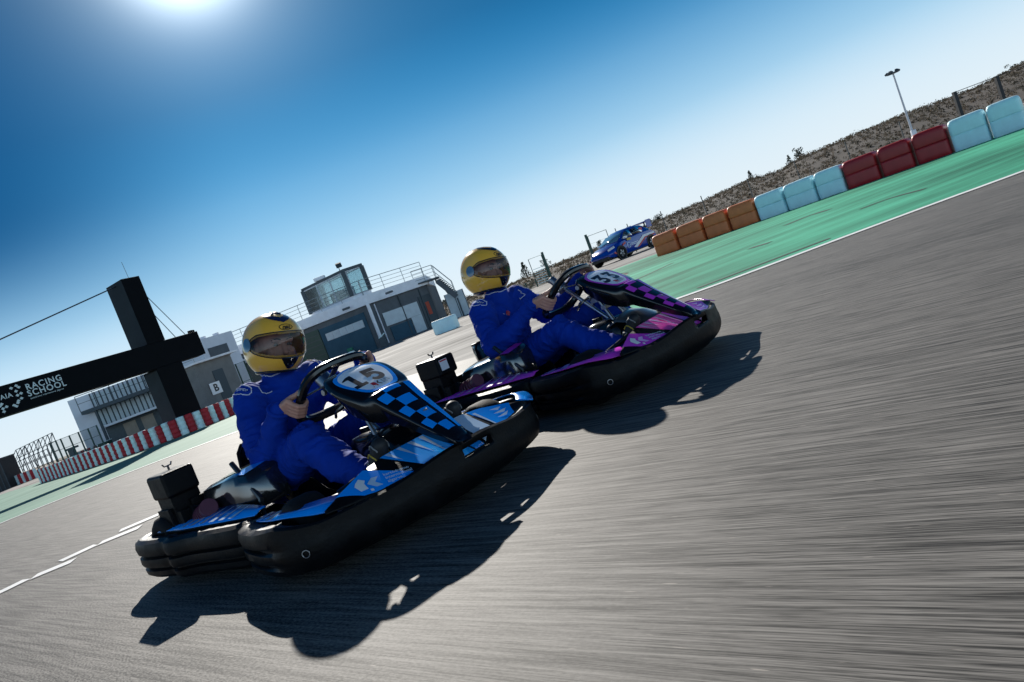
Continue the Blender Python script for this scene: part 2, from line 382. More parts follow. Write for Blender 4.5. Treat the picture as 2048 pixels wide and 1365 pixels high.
# two rows of short dashes, pit exit line
mb = MB()
for a, b in [((-22, 1197), (54, 1160)), ((68, 1155), (148, 1122)), ((121, 1124), (192, 1091)), ((200, 1088), (281, 1055)), ((240, 1063), (318, 1030)), ((322, 1028), (392, 999)), ((360, 1007), (430, 979))]:
    p, q = gr(*a), gr(*b); t = (q - p).normalized(); n = V((-t.y, t.x, 0)) * 0.075
    mb.add([(v.x, v.y, 0.005) for v in (p + n, p - n, q - n, q + n)], [(0, 1, 2, 3)])
tag(mb.build('dashed_line', LINE), kind='structure')
# green verges
bar = [(1313, 47.0), (2049, 65.0)]
def barpt(px): return grd(px, 47.0 + (px - 1313) / 736 * 18.0)
vr = [p for p in wl if p.x > 1.2]
sheet('green_verge', [V((p.x, p.y + 0.09, 0)) for p in vr] + [V((20, 14, 0)), V((12.5, 15.4, 0)), V((9.8, 19.2, 0)), V((6.8, 22.4, 0)), V((5.3, 25.0, 0)), V((3.6, 25.5, 0)), V((3.2, 18, 0)), V((1.6, 11.5, 0))], 0.003, GREEN)
lw = [grd(x, interp(x, [(0, 28), (130, 36.5), (250, 43), (345, 45.5), (400, 45), (470, 43), (560, 36)])[0]) for x in range(0, 561, 40)]
sheet('faded_green_verge', [V((p.x - 0.02, p.y + 0.13, 0)) for p in ll] + [V((-5.2, 17.5, 0))] + [V((p.x, p.y + 0.6, 0)) for p in reversed(lw)] + [V((-30, 40, 0)), V((-34, 10, 0))], 0.003, GREENL)

def mark(pts, wd):
    line = catmull([V((p.x, p.y, 0)) for p in (gr(*q) for q in pts)], 8)
    return ribbon('tyre_mark', line, wd, 0.007, TMARK)
TMARK = mat('tyre_mark', (.012, .03, .024), .8, var=.5, vscale=3)
mark([(1245, 572), (1300, 548), (1345, 527)], .10); mark([(1395, 578), (1500, 538), (1590, 504), (1660, 478)], .09); mark([(1570, 452), (1620, 432), (1660, 420)], .16)
mark([(1720, 420), (1780, 398), (1850, 379)], .10); mark([(1500, 498), (1540, 486)], .16)
# ------------------------------------------------------------------ kart (x forward from the rear axle, y left, z up)
def digit(ch):
    if ch == '1':
        return [[(-.36, 0), (.36, 0), (.36, .2), (-.36, .2)], [(-.14, .2), (.14, .2), (.14, .8), (-.14, .8)],
                [(-.14, .8), (.14, .8), (.14, 1.0), (-.02, 1.0), (-.14, .98)], [(-.44, .8), (-.14, .8), (-.14, .98), (-.44, .86)]]
    if ch == '5':
        p = [(.36, .88), (-.24, .88), (-.29, .52)] + arc(-.01, .36, .32, .26, 142, -150, 18)
        return [stroke(p, .24)]
    if ch == '3':
        p = [(-.34, .88), (.30, .88), (-.02, .56)] + arc(-.0, .33, .31, .23, 80, -150, 16)
        return [stroke(p, .24)]
def bumper_profile(w):
    A = [(-.085, .203), (-.026, .208), (-.004, .199), (.003, .178), (.000, .153), (-.020, .146), (-.021, .138), (.000, .131), (.002, .110), (-.003, .098), (-.022, .092), (-.022, .085), (-.004, .078), (-.007, .060), (-.026, .045), (-.085, .043)]
    B = [(-.038, .214), (-.010, .2225), (.0005, .2165), (.001, .196), (.003, .166), (.005, .152), (.006, .140), (.006, .128), (.006, .116), (.005, .106), (.004, .096), (.001, .085), (-.004, .073), (-.012, .060), (-.032, .049), (-.065, .050)]
    return [(a[0] + (b[0] - a[0]) * w, a[1] + (b[1] - a[1]) * w) for a, b in zip(A, B)]
FB = [(.66, -.485), (.625, -.53), (.635, -.585), (.70, -.622), (.80, -.645), (.92, -.66), (1.03, -.652), (1.12, -.605), (1.175, -.525), (1.235, -.34), (1.275, -.16), (1.288, 0)]
LS = .89                                     # the left half of the bodywork is a little narrower
FBX = catmull([(x, y, 0) for x, y in FB] + [(x, -y * LS, 0) for x, y in FB[-2::-1]], 10)
RB = [(.60, -.50), (.615, -.54), (.58, -.582), (.45, -.606), (.25, -.632), (.12, -.668), (.045, -.650), (-.02, -.662), (-.14, -.672), (-.25, -.662), (-.33, -.62), (-.375, -.53), (-.39, -.35), (-.40, -.15), (-.402, 0)]
RBX = catmull([(x, y, 0) for x, y in RB] + [(x, -y * LS, 0) for x, y in RB[-2::-1]], 8)
def bumper(name, path, front, parent):
    n = len(path); rings = []
    for i, p in enumerate(path):
        t = (path[min(i + 1, n - 1)] - path[max(i - 1, 0)]).normalized()
        nrm = V((t.y, -t.x, 0)) if front else V((-t.y, t.x, 0))
        if front:
            w_ = min(1, max(0, (p.x - .80) / .30)); w_ = w_ * w_ * (3 - 2 * w_)
        else:
            w_ = 0
        pr = bumper_profile(w_)
        if front:
            ay = abs(p.y); t_ = min(1, max(0, (ay - .06) / .30)); t_ = t_ * t_ * (3 - 2 * t_); q_ = min(1, max(0, (p.x - 1.02) / .14)); dz = .026 * t_ * q_
            pr = [(a, z - dz * max(0, z - .10) / .11) for a, z in pr]
        rings.append([p + nrm * (a if front else a * .9) + V((0, 0, z)) for a, z in pr])
    mb = MB(); m = len(rings[0]); vs = [q for r_ in rings for q in r_]; fs = []
    for i in range(n - 1):
        for k in range(m - 1):
            c = (rings[i][k] + rings[i + 1][k + 1]) / 2
            if front and k == 3 and -.035 < c.y < .125: continue                       # slot in the nose
            if front and k in (8, 9) and .67 < c.x < .745 and abs(c.y) > .5: continue  # slot low in the side
            if not front and k in (8, 9) and -.30 < c.x < -.255 and abs(c.y) > .5: continue
            fs.append((i * m + k, i * m + k + 1, (i + 1) * m + k + 1, (i + 1) * m + k))
    mb.add(vs, fs)
    # end walls
    mb.add(rings[0], [tuple(range(m))]); mb.add(rings[-1], [tuple(range(m))])
    return mb.build(name, BLACKP, parent, angle=28, solid=.005)
def panel_pt(y, v, off=0.0028):
    a = abs(y) if y < 0 else y / LS
    xi = interp(a, [(0, 1.085), (.2, 1.085), (.31, 1.098), (.45, 1.135), (.53, 1.155)])[0]
    zi = interp(a, [(0, .272), (.2, .271), (.31, .262), (.45, .234), (.53, .216)])[0]
    xo = interp(a, [(0, 1.268), (.16, 1.255), (.34, 1.213), (.5, 1.165), (.53, 1.157)])[0]
    zo = interp(y if y < .12 else y / LS, [(-.53, .2035), (-.45, .196), (-.34, .190), (-.2, .192), (-.07, .19), (-.03, .160), (.12, .160), (.17, .192), (.34, .190), (.45, .196), (.53, .2035)])[0]
    return V((xi + (xo - xi) * v, y, zi + (zo - zi) * v + off))
NS = [(.752, .556, .055, .04), (.768, .584, .095, .075), (.80, .596, .125, .105), (.842, .580, .143, .122), (.89, .549, .147, .130), (.95, .513, .135, .125), (.985, .490, .116, .118), (1.0, .485, .108, .115),
      (1.02, .482, .098, .112), (1.05, .456, .091, .105), (1.10, .413, .080, .090), (1.20, .335, .062, .072), (1.27, .282, .046, .052), (1.297, .258, .036, .038), (1.305, .246, .024, .024)]
NY = -.022
def fairing_top(x, y, off=.002):
    z, w_, d = interp(x, NS); u = min(1, abs(y) / max(w_, 1e-3))
    return V((x, y + NY, z - .012 * u * u + off))
def make_kart(name, label, loc, yaw, c1, c2, pale, number):
    k = thing(name, label, 'go-kart', loc, (0, 0, yaw), 'rental go-karts on the track')
    # ---- body plastics
    fb = bumper('front_bumper', FBX, True, k)
    for x, y in ((1.118, -.622), (1.118, .554)):
        s_ = 1 if y > 0 else -1
        mb = MB(); mb.tube([(x + .75 * .012 * math.cos(a), y - s_ * .66 * .012 * math.cos(a), .118 + .012 * math.sin(a)) for a in [2 * PI * i / 20 for i in range(20)]], .0017, 6, True)
        mb.build('bolt_ring', ALLOY, fb)
    for s_ in (-1, 1):                                                                # moulded oval recesses on the side
        mb = MB(); mb.tube([(x, s_ * -y, z) for x, y, z in catmull([(1.10, -.633, .06), (1.19, -.532, .062), (1.225, -.42, .075), (1.225, -.40, .12), (1.19, -.53, .135), (1.11, -.628, .125)], 6, True)], .0022, 6, True)
        mb = None
    bumper('rear_bumper', RBX, False, k)
    mb = MB()
    g = [[panel_pt(y, v, 0) for v in (0, .25, .5, .75, 1)] for y in [-.53 + 1.0 * i / 48 for i in range(49)]]
    mb.loft(g, closed=False); fp = mb.build('front_panel', BLACKP, k, solid=.003)
    pf = lambda u, v: panel_pt(u, v)
    art([[(-.468, .0), (-.315, .0), (-.205, .93), (-.36, .93), (-.395, .86)]], pf, 'blue_decal' if number == '15' else 'purple_decal', c1, fp, .03)
    art([[(-.225, .0), (.03, .0), (.05, .97), (-.15, .97)]], pf, 'spiked_decal', c2, fp, .03)
    art([[(.05, 0), (.125, 0), (.11, .97), (.06, .97)], [(.215, 0), (.41, 0), (.375, .95), (.235, .95)]], pf, 'side_decal', c1, fp, .03)
    art([[(.13, 0), (.205, 0), (.20, .97), (.12, .97)]], pf, 'pale_band', pale, fp, .03)
    for pl_ in [[(-.205 + i * .055, .03), (-.185 + i * .055, .03), (-.183 + i * .053, .45 + .1 * i)] for i in range(5)] + [[(.225, .15), (.24, .15), (.235, .9), (.228, .9)], [(.30, .25), (.36, .2), (.33, .38)], [(.29, .5), (.37, .42), (.34, .62)], [(.28, .72), (.36, .66), (.33, .82)]]:
        art([pl_], lambda u, v: panel_pt(u, v, .0045), 'spike_print', pale, fp, .03)
    A0 = V((1.180, -.300)); rx_ = V((.37, .93)).normalized(); up_ = V((-.93, .37)).normalized()
    def onpan(u, v):
        q = A0 + rx_ * u + up_ * v
        p0, p1 = panel_pt(q.y, 0, 0), panel_pt(q.y, 1, 0); t = (q.x - p0.x) / (p1.x - p0.x)
        return panel_pt(q.y, t, .0045)
    for i, s_ in enumerate(('kartódromo', 'internacional', 'algarve')):
        tv, tf = text2d(s_, .0185, .0003, align='LEFT')
        art([([(x + .006, y + .019 - i * .0175) for x, y in tv], tf)], onpan, 'lettering', PALEP, fp, .02)
    art([[(-.035, .022), (-.012, .022), (-.03, 0), (-.012, -.022), (-.035, -.022), (-.058, 0)]], onpan, 'arrow_mark', pale, fp, .02)
    art([[(-.075, .03), (-.058, .018), (-.066, .004), (-.062, -.02), (-.088, -.024), (-.10, 0), (-.092, .014)], [(-.058, -.024), (-.048, -.024), (-.048, -.034), (-.058, -.034)]], onpan, 'logo_glare_mark', WHITEP, fp, .02)  # white logo patch, with glare on the panel painted into it
    # strips along the flanks
    for s_ in (-1, LS):
        out = catmull([(1.155, -.530, .199), (1.095, -.590, .206), (1.0, -.642, .2215), (.85, -.646, .217), (.72, -.620, .211), (.640, -.582, .204)], 6)
        inn = catmull([(1.135, -.455, .228), (1.06, -.53, .236), (.97, -.578, .234), (.84, -.572, .224), (.72, -.55, .214), (.655, -.53, .206)], 6)
        mb = MB(); mb.loft([[V((a.x, s_ * a.y, a.z)), V((b.x, s_ * b.y, b.z))] for a, b in zip(out, inn)], closed=False)
        st = mb.build('wheel_arch_panel', c1, k, solid=.004)
        for i in (17, 18, 22, 23, 25):
            mb = MB(); a, b, a2, b2 = out[i], inn[i], out[i + 1], inn[i + 1]
            mb.quad(*[V((q.x, s_ * q.y, q.z + .0035)) for q in (a, b, b2, a2)])
            mb.build('pale_print', pale, st)
        out = catmull([(.60, -.560, .213), (.45, -.600, .217), (.28, -.628, .219), (.10, -.654, .219), (-.02, -.648, .217), (-.15, -.656, .216), (-.30, -.630, .212)], 5)
        inn = catmull([(.60, -.500, .226), (.45, -.49, .236), (.28, -.48, .240), (.10, -.475, .236), (-.02, -.50, .228), (-.15, -.545, .223), (-.30, -.575, .216)], 5)
        mb = MB(); mb.loft([[V((a.x, s_ * a.y, a.z)), V(((a.x + b.x) / 2, s_ * (a.y + b.y) / 2, (a.z + b.z) / 2 + .006)), V((b.x, s_ * b.y, b.z))] for a, b in zip(out, inn)], closed=False)
        sp = mb.build('side_panel', c1, k, solid=.004)
        for i in (4, 6, 8, 10, 12, 14):
            mb = MB()
            a, b = out[i], inn[i]; a2 = out[i + 1]
            mid_ = (a2 + inn[i + 1]) / 2
            tri = [a, a.lerp(b, .9), a2]
            mb.add([(q.x, s_ * q.y, q.z + .009) for q in tri], [(0, 1, 2)])
            mb.build('pale_print', pale, sp)
        mb = MB(); mb.tube([(p.x, s_ * (p.y - .006 * (-1)), p.z - .006) for p in out], .009, 6)
        mb.build('edge_trim', BLACKP, sp)
    # ---- front fairing with the race number
    rings = []
    for x, z, w_, d in NS:
        r_ = [(w_ * .80, -d), (w_ * .93, -d * .6), (w_ * 1.03, -d * .28), (w_ * 1.0, -.016), (w_ * .93, -.0095), (w_ * .6, -.004), (0, 0)]
        full = r_ + [(-a, b) for a, b in r_[-2::-1]]
        rings.append([V((x + (.02 if b < -d * .5 else 0), NY + a, z + b)) for a, b in full])
    rr = [catmull([rg[i] for rg in rings], 3) for i in range(13)]
    rings = [[rr[i][j] for i in range(13)] for j in range(len(rr[0]))]
    mb = MB(); mb.loft(rings); nf = mb.build('front_fairing', BLACKG, k, angle=50)
    pick = [(.805, -.03), (.805, .03), (.832, .098), (.868, .120), (.93, .104), (.985, .066), (.997, 0), (.985, -.066), (.93, -.104), (.868, -.120), (.832, -.098)]
    outl = [(p.x, p.y) for p in catmull([(x, y, 0) for x, y in pick], 4, True)]
    inl = [(.897 + (x - .897) * .86, y * .86) for x, y in outl]
    ft = lambda u, v: fairing_top(u, v)
    nn = len(outl)
    art([(outl + inl, [(i, (i + 1) % nn, nn + (i + 1) % nn, nn + i) for i in range(nn)])], ft, 'number_border', c1, nf, .02)
    art([inl], ft, 'number_plate', PLATE, nf, .02)
    def num_fn(u, v): return fairing_top(.952 - v, u, .0035)
    if number == '15': ds = [('1', -.058), ('5', .03)]
    else: ds = [('3', -.058), ('3', .034)]
    for ch, dx in ds:
        for p in [xf(q, .083, dx, .008) for q in digit(ch)]:
            art([p], num_fn, 'number', BLACKPR, nf, .02)
    art([[(-.014, .004), (-.030, .004), (-.030, -.012), (-.018, -.016), (-.018, -.022), (-.012, -.022), (-.010, -.004)], [(-.036, -.018), (-.032, -.018), (-.032, -.022), (-.036, -.022)]], num_fn, 'red_logo_mark', REDPR, nf, .02)
    art([[(.002, .004), (.008, .004), (.0, -.008), (.010, -.020), (.004, -.020), (-.007, -.008)]], num_fn, 'dark_logo_mark', BLACKPR, nf, .02)
    for i, s_ in enumerate(('kartódromo', 'internacional', 'algarve')):
        tv, tf = text2d(s_, .0075, 0.0001, align='LEFT')
        art([([(x + .016, y - .0005 - i * .0075) for x, y in tv], tf)], num_fn, 'lettering', BLACKPR, nf, .02)
    chk = []; xs = [1.006, 1.036, 1.072, 1.112, 1.152, 1.192, 1.232, 1.272]
    for i in range(7):
        for j in range(2):
            if (i + j) % 2 == 1 or (i == 0 and j == 1 and False):
                q = []
                for x, yy in ((xs[i], j), (xs[i], j + 1), (xs[i + 1], j + 1), (xs[i + 1], j)):
                    w_ = interp(x, NS)[1]; q.append((x, w_ * (-.93, -.42, .38)[yy]))
                chk.append(q)
    art(chk, ft, 'checker_print', c1, nf, .02)
    art([[(x, interp(x, NS)[1] * f_) for x, f_ in [(1.02, .62), (1.1, .60), (1.2, .60), (1.275, .62), (1.275, .93), (1.2, .95), (1.1, .95), (1.02, .95)]]], lambda u, v: fairing_top(u, v, .0025), 'stripe_print', c1, nf, .02)
    mb = MB(); mb.cyl(fairing_top(1.165, -.0, 0), fairing_top(1.165, 0, .006), .011, 14, 0, .008); mb.build('bolt', ALLOY, nf, bevel=.001)
    for y, z in ((-.135, -.055), (.135, -.055)):
        mb = MB(); mb.cyl((.80, NY + y * .96, .600 + z), (.80, NY + y * 1.06, .600 + z), .012, 12); mb.build('bolt', ALLOY, nf, bevel=.001)
    # ---- steering
    C0 = V((.612, 0, .540)); U = V((.77, 0, .63)).normalized(); S = V((0, 1, 0)); NW = U.cross(S) * -1
    def rim(a, rr_=1.0):
        x, y = math.cos(a), math.sin(a); q = (abs(x) ** 3.2 + abs(y) ** 3.2) ** (-1 / 3.2)
        return C0 + (S * x * .158 + U * y * .150) * q * rr_
    mb = MB(); mb.tube([rim(2 * PI * i / 48) for i in range(48)], .0195, 10, True); sw = mb.build('steering_wheel', BLACKG, k)
    mb = MB(); hub = C0 + NW * -.03
    for a in (PI * .5, PI * .97, PI * .03): mb.beam(hub, rim(a), .03, .006)
    mb.build('spoke', DSTEEL, sw, bevel=.002)
    mb = MB(); mb.cyl(hub + NW * .01, hub - NW * .05, .034, 20); mb.cyl(hub - NW * .05, hub - NW * .09, .022, 16); mb.build('hub', ALLOY, sw, bevel=.003)
    mb = MB(); mb.cyl(hub - NW * .08, V((1.0, 0, .12)), .011, 12); mb.build('steering_column', STEEL, k)
    mb = MB()
    for s_ in (-1, 1): mb.tube([(.80, s_ * .05, .50), (.86, s_ * .06, .36), (.99, s_ * .10, .09)], .010, 8)
    mb.beam((.845, -.07, .40), (.845, .07, .40), .03, .02); mb.box((.79, -.03, .45), (.05, .03, .03)); mb.cyl((.77, -.06, .47), (.77, .06, .47), .012, 10)
    mb.beam((.80, .03, .46), (.95, .05, .30), .028, .012)
    mb.build('column_support', ALLOY, k, bevel=.002)
    mb = MB(); mb.tube(catmull([(.70, -.09, .43), (.74, -.10, .455), (.77, -.06, .47), (.76, -.02, .44), (.72, .04, .42), (.66, .08, .43)], 5), .006, 6); mb.build('cable', DSTEEL, k)
    # ---- frame, floor, seat, tank
    mb = MB()
    for s_ in (-1, 1):
        mb.tube(catmull([(-.28, s_ * .30, .09), (.1, s_ * .31, .075), (.45, s_ * .34, .075), (.80, s_ * .24, .075), (1.0, s_ * .18, .08), (1.15, s_ * .16, .10)], 5), .015, 8)
        mb.tube([(.0, s_ * .32, .08), (.05, s_ * .55, .10), (.50, s_ * .56, .10), (.56, s_ * .33, .08)], .011, 8)
        mb.tube([(.86, s_ * .24, .085), (.93, s_ * .43, .115)], .016, 8)
    for x in (-.26, .2, .62, 1.02): mb.tube([(x, -.30 + .1 * (x > .9), .08), (x, .30 - .1 * (x > .9), .08)], .013, 8)
    mb.build('chassis_frame', DSTEEL, k)
    mb = MB(); mb.prism([(.42, -.31), (1.0, -.18), (1.16, -.15), (1.16, .15), (1.0, .18), (.42, .31)], .052, .056); mb.build('floor_tray', DSTEEL, k)
    mb = MB(); mb.prism([(x * .965 - .0, y * .94) for x, y in [(1.27, 0), (1.225, -.34), (1.15, -.56), (.95, -.64), (.70, -.61), (.56, -.57), (.1, -.63), (-.26, -.63), (-.36, -.4), (-.36, .36), (-.26, .55), (.1, .55), (.56, .50), (.70, .54), (.95, .565), (1.15, .50), (1.225, .30)]], .046, .050); mb.build('shadow_tray', BLACKP, k)  # sheet added to block light under the kart and keep its shadow solid
    mb = MB()
    prof = [(.44, .115, .13), (.34, .09, .17), (.18, .075, .19), (.05, .085, .195), (-.04, .14, .20), (-.09, .23, .205), (-.12, .32, .20), (-.14, .39, .18), (-.15, .42, .15)]
    g = []
    for x, z, wd in prof:
        row = []
        for i in range(13):
            u = -1 + 2 * i / 12; lift = (abs(u) ** 3) * (.13 if x > -.05 else .01); fwd = (abs(u) ** 3) * (.13 if z > .2 else 0)
            row.append(V((x + fwd, u * wd * 1.08, z + lift)))
        g.append(row)
    mb.loft(g, closed=False); st = mb.build('seat', BLACKG, k, solid=.008, sub=1)
    mb = MB(); mb.tube([q[0] for q in g] + [q for q in g[-1][1:-1]] + [q[-1] for q in g[::-1]], .008, 6); mb.build('seat_edge', BLACKP, st)
    mb = MB()
    rg = []
    for z, sx, sy in ((.075, .13, .115), (.20, .14, .12), (.29, .125, .11), (.325, .10, .09), (.335, .05, .05)):
        rg.append([V((.80 + .02 * (z - .1) + sx * math.copysign(abs(math.cos(a)) ** .6, math.cos(a)), sy * math.copysign(abs(math.sin(a)) ** .6, math.sin(a)), z)) for a in [2 * PI * i / 28 for i in range(28)]])
    mb.loft(rg); ft_ = mb.build('fuel_tank', BLACKG, k, angle=70)
    mb = MB(); mb.cyl((.74, 0, .33), (.74, 0, .352), .03, 18); mb.build('filler_cap', BLACKP, ft_, bevel=.003)
    # shroud over the pedals
    mb = MB()
    g = [[V((x, y, z - 1.8 * y * y)) for y in [-.13 + .26 * i / 10 for i in range(11)]] for x, z in ((.86, .325), (.93, .345), (1.0, .325), (1.06, .285), (1.10, .262))]
    mb.loft(g, closed=False); mb.build('tank_fairing', BLACKG if number == '15' else GREYP, k, solid=.004)
    # pedals, bars
    for s_ in (-1, 1):
        mb = MB(); mb.tube(catmull([(1.02, s_ * .10, .08), (1.05, s_ * .11, .17), (1.035, s_ * .13, .235), (1.03, s_ * .19, .245), (1.035, s_ * .205, .20)], 5), .007, 8); mb.cyl((1.02, s_ * .08, .08), (1.02, s_ * .15, .08), .012, 10)
        mb.build('pedal', STEEL, k)
        mb = MB(); mb.tube([(.965, s_ * .355, .205), (1.06, s_ * .14, .262)], .0135, 12); mb.cyl((1.055, s_ * .15, .258), (1.075, s_ * .115, .268), .017, 10)
        mb.build('fairing_stay', DSTEEL, k)
        mb = MB(); mb.cyl((.90, s_ * .07, .13), (.86, s_ * .40, .13), .007, 8); mb.build('tie_rod', STEEL, k)
        mb = MB(); mb.box((.93, s_ * .405, .13), (.05, .03, .09)); mb.cyl((.93, s_ * .39, .13), (.93, s_ * .50, .13), .0125, 12); mb.build('steering_knuckle', DSTEEL, k, bevel=.003)
    # ---- wheels
    def wheel(x, y, rad, wd, rot):
        s_ = 1 if y > 0 else -1; h = wd / 2
        o = thing('wheel', None, None); o.parent = k; o.location = (x, y, rad); o.rotation_euler = (0, 0, rot)
        mb = MB(); mb.lathe([(rad * .52, -h * .9), (rad * .62, -h), (rad * .82, -h * .98), (rad * .95, -h * .82), (rad * .995, -h * .5), (rad, 0), (rad * .995, h * .5), (rad * .95, h * .82), (rad * .82, h * .98), (rad * .62, h), (rad * .52, h * .9)], axis='y', seg=44)
        mb.build('tyre', RUBBER, o, angle=50)
        mb = MB(); mb.lathe([(.02, -h * .3), (rad * .3, -h * .25), (rad * .45, -h * .6), (rad * .56, -h * .92), (rad * .53, -h * .8), (rad * .53, h * .8), (rad * .56, h * .92), (rad * .45, h * .6), (rad * .3, h * .3), (.02, h * .3)], axis='y', seg=32)
        for q in range(3):
            a = 2 * PI * q / 3; mb.cyl((.035 * math.cos(a), s_ * h * .25, .035 * math.sin(a)), (.035 * math.cos(a), s_ * h * .5, .035 * math.sin(a)), .008, 8)
        mb.build('rim', ALLOY, o, angle=40)
    wheel(.935, -.475, .130, .125, R(-6)); wheel(.935, .435, .130, .125, R(-5))
    wheel(-.16, -.49, .139, .19, 0); wheel(-.16, .45, .139, .19, 0)
    mb = MB(); mb.cyl((-.16, -.42, .139), (-.16, .38, .139), .02, 16); mb.build('rear_axle', STEEL, k)
    mb = MB(); mb.lathe([(.03, -.004), (.09, -.004), (.09, .004), (.03, .004)], (-.16, .22, .139), 'y', 32); mb.build('brake_disc', STEEL, k)
    # ---- engine on the right-hand side
    e = MB(); e.box((-.055, -.40, .185), (.20, .19, .17)); e.box((-.055, -.40, .285), (.14, .14, .05)); e.box((-.085, -.475, .29), (.15, .125, .14)); e.box((-.10, -.50, .20), (.12, .11, .20)); e.cyl((-.055, -.29, .19), (-.055, -.53, .19), .075, 24); e.box((-.03, -.485, .245), (.12, .10, .07)); e.cyl((.04, -.43, .23), (.04, -.50, .26), .03, 14)
    for q in range(5): e.cyl((-.02 + .02 * q, -.545, .17 + .02 * (q % 3)), (-.02 + .02 * q, -.555, .17 + .02 * (q % 3)), .006, 8)
    en = e.build('engine', BLACKP, k, bevel=.008)
    mb = MB(); mb.box((-.066, -.482, .398), (.180, .145, .108)); ab = mb.build('air_box', BLACKP, en, bevel=.014)
    mb = MB(); mb.cyl((-.085, -.47, .453), (-.085, -.47, .472), .005, 8); mb.box((-.085, -.47, .472), (.010, .034, .005), M.Rotation(.5, 3, 'Z')); mb.beam((-.085, -.457, .470), (-.085, -.449, .484), .008, .004); mb.beam((-.085, -.483, .470), (-.085, -.491, .484), .008, .004); mb.build('wing_nut', DSTEEL, ab)
    if number != '15':
        mb = MB(); mb.quad((.0255, -.535, .373), (.0255, -.475, .373), (.0255, -.475, .433), (.0255, -.535, .433)); lb = mb.build('warning_label', WHITEP, ab)
        mb = MB(); mb.quad((.0268, -.532, .422), (.0268, -.478, .422), (.0268, -.478, .430), (.0268, -.532, .430)); mb.build('label_band', REDPR, lb)
    mb = MB()
    d = V((.26, -.05, .10)).normalized(); p0 = V((.03, -.455, .198))
    for q in range(8):
        mb.cyl(p0 + d * (.022 * q), p0 + d * (.022 * q + .009), .054 - .0035 * abs(q - 3), 18)
    mb.cyl(p0 - d * .02, p0 + d * .2, .036, 18); mb.build('exhaust_shield', FINP, en, angle=30)
    mb = MB(); mb.tube(catmull([(.02, -.37, .20), (.12, -.36, .20), (.24, -.37, .22), (.30, -.40, .235)], 4), .022, 10); mb.build('exhaust_pipe', FINP, en)
    mb = MB()
    rg = []
    for x, z, y0, y1 in ((.02, .295, -.43, -.30), (.06, .330, -.44, -.27), (.16, .342, -.44, -.25), (.26, .352, -.43, -.235), (.34, .360, -.42, -.23), (.40, .352, -.40, -.235), (.43, .315, -.38, -.245)):
        rg.append([V((x, y0, .20)), V((x, y0, z - .05)), V((x, y0 + .012, z - .012)), V((x, y0 + .05, z)), V((x, y1 - .02, z + .012)), V((x, y1, z)), V((x, y1, .20))])
    mb.loft(rg); ec = mb.build('engine_cover', COWL, k, angle=50)
    mb = MB(); mb.quad((.345, -.405, .3555), (.345, -.25, .3735), (.398, -.255, .3665), (.398, -.39, .3475)); mb.build('cover_stripe', c1, ec)
    mb = MB(); mb.tube([(.43, -.40, .10), (.45, -.385, .24), (.30, -.375, .40)], .011, 8); mb.build('seat_stay', DSTEEL, k)
    return k
BLUE = mat('blue_decal', (.001, .31, 1.0), .22, coat=.6, rvar=.04)
BLUE2 = mat('light_blue_decal', (.004, .36, 1.0), .22, coat=.6, rvar=.04)
PURPLE = mat('purple_decal', (.60, .05, .60), .22, coat=.6, rvar=.04)
PINK = mat('pink_decal', (1.0, .085, .50), .22, coat=.6, rvar=.04)
LILAC = mat('lilac_decal', (.74, .48, .84), .25, coat=.5)
SILVER = mat('silver_decal', (.50, .66, .84), .25, coat=.5)
PLATE = mat('plate_print', (.80, .88, .96), .3, coat=.4)
GREYP = mat('grey_plastic', (.06, .065, .072), .3, coat=.3)
COWL = mat('cowl_gloss', (.012, .013, .015), .13, spec=.9, coat=1.0)
FINP = mat('heat_paint', (.10, .022, .045), .45, var=.3, vscale=20)
kart1 = make_kart('go_kart', 'blue and black go-kart with number 15 on its front fairing', (-1.202, 3.528, 0), R(-44.2), BLUE, BLUE2, SILVER, '15')
kart2 = make_kart('go_kart', 'purple and black go-kart with number 33 on its front fairing', (-.08, 4.52, 0), R(-41.5), PURPLE, PINK, LILAC, '33')
# ------------------------------------------------------------------ drivers
SUIT = mat('suit_cloth', (.0004, .034, .33), .8, spec=.2, sheen=0, var=.25, vscale=6, bump=.35, bscale=45)
PIPE = mat('piping_cloth', (.62, .64, .74), .7)
YEL = mat('helmet_paint', (.95, .50, .055), .22, coat=.8, rvar=.04)
HBLK = mat('helmet_black', (.008, .009, .012), .25, coat=.6)
HNAVY = mat('helmet_navy', (.010, .020, .075), .25, coat=.6)
VIS = glass_mat('visor_tint', (.06, .065, .07), (.70, .72, .74), ior=1.35)
SHOE = mat('shoe_black', (.012, .012, .013), .6, bump=.2)
SHOEY = mat('shoe_yellow', (.50, .34, .04), .6)
SHOEG = mat('shoe_grey', (.22, .22, .22), .6)
EYEW = mat('eye_white', (.24, .22, .21), .3); EYED = mat('eye_dark', (.03, .02, .015), .15)
PADDING = mat('helmet_lining', (.015, .015, .017), .9)

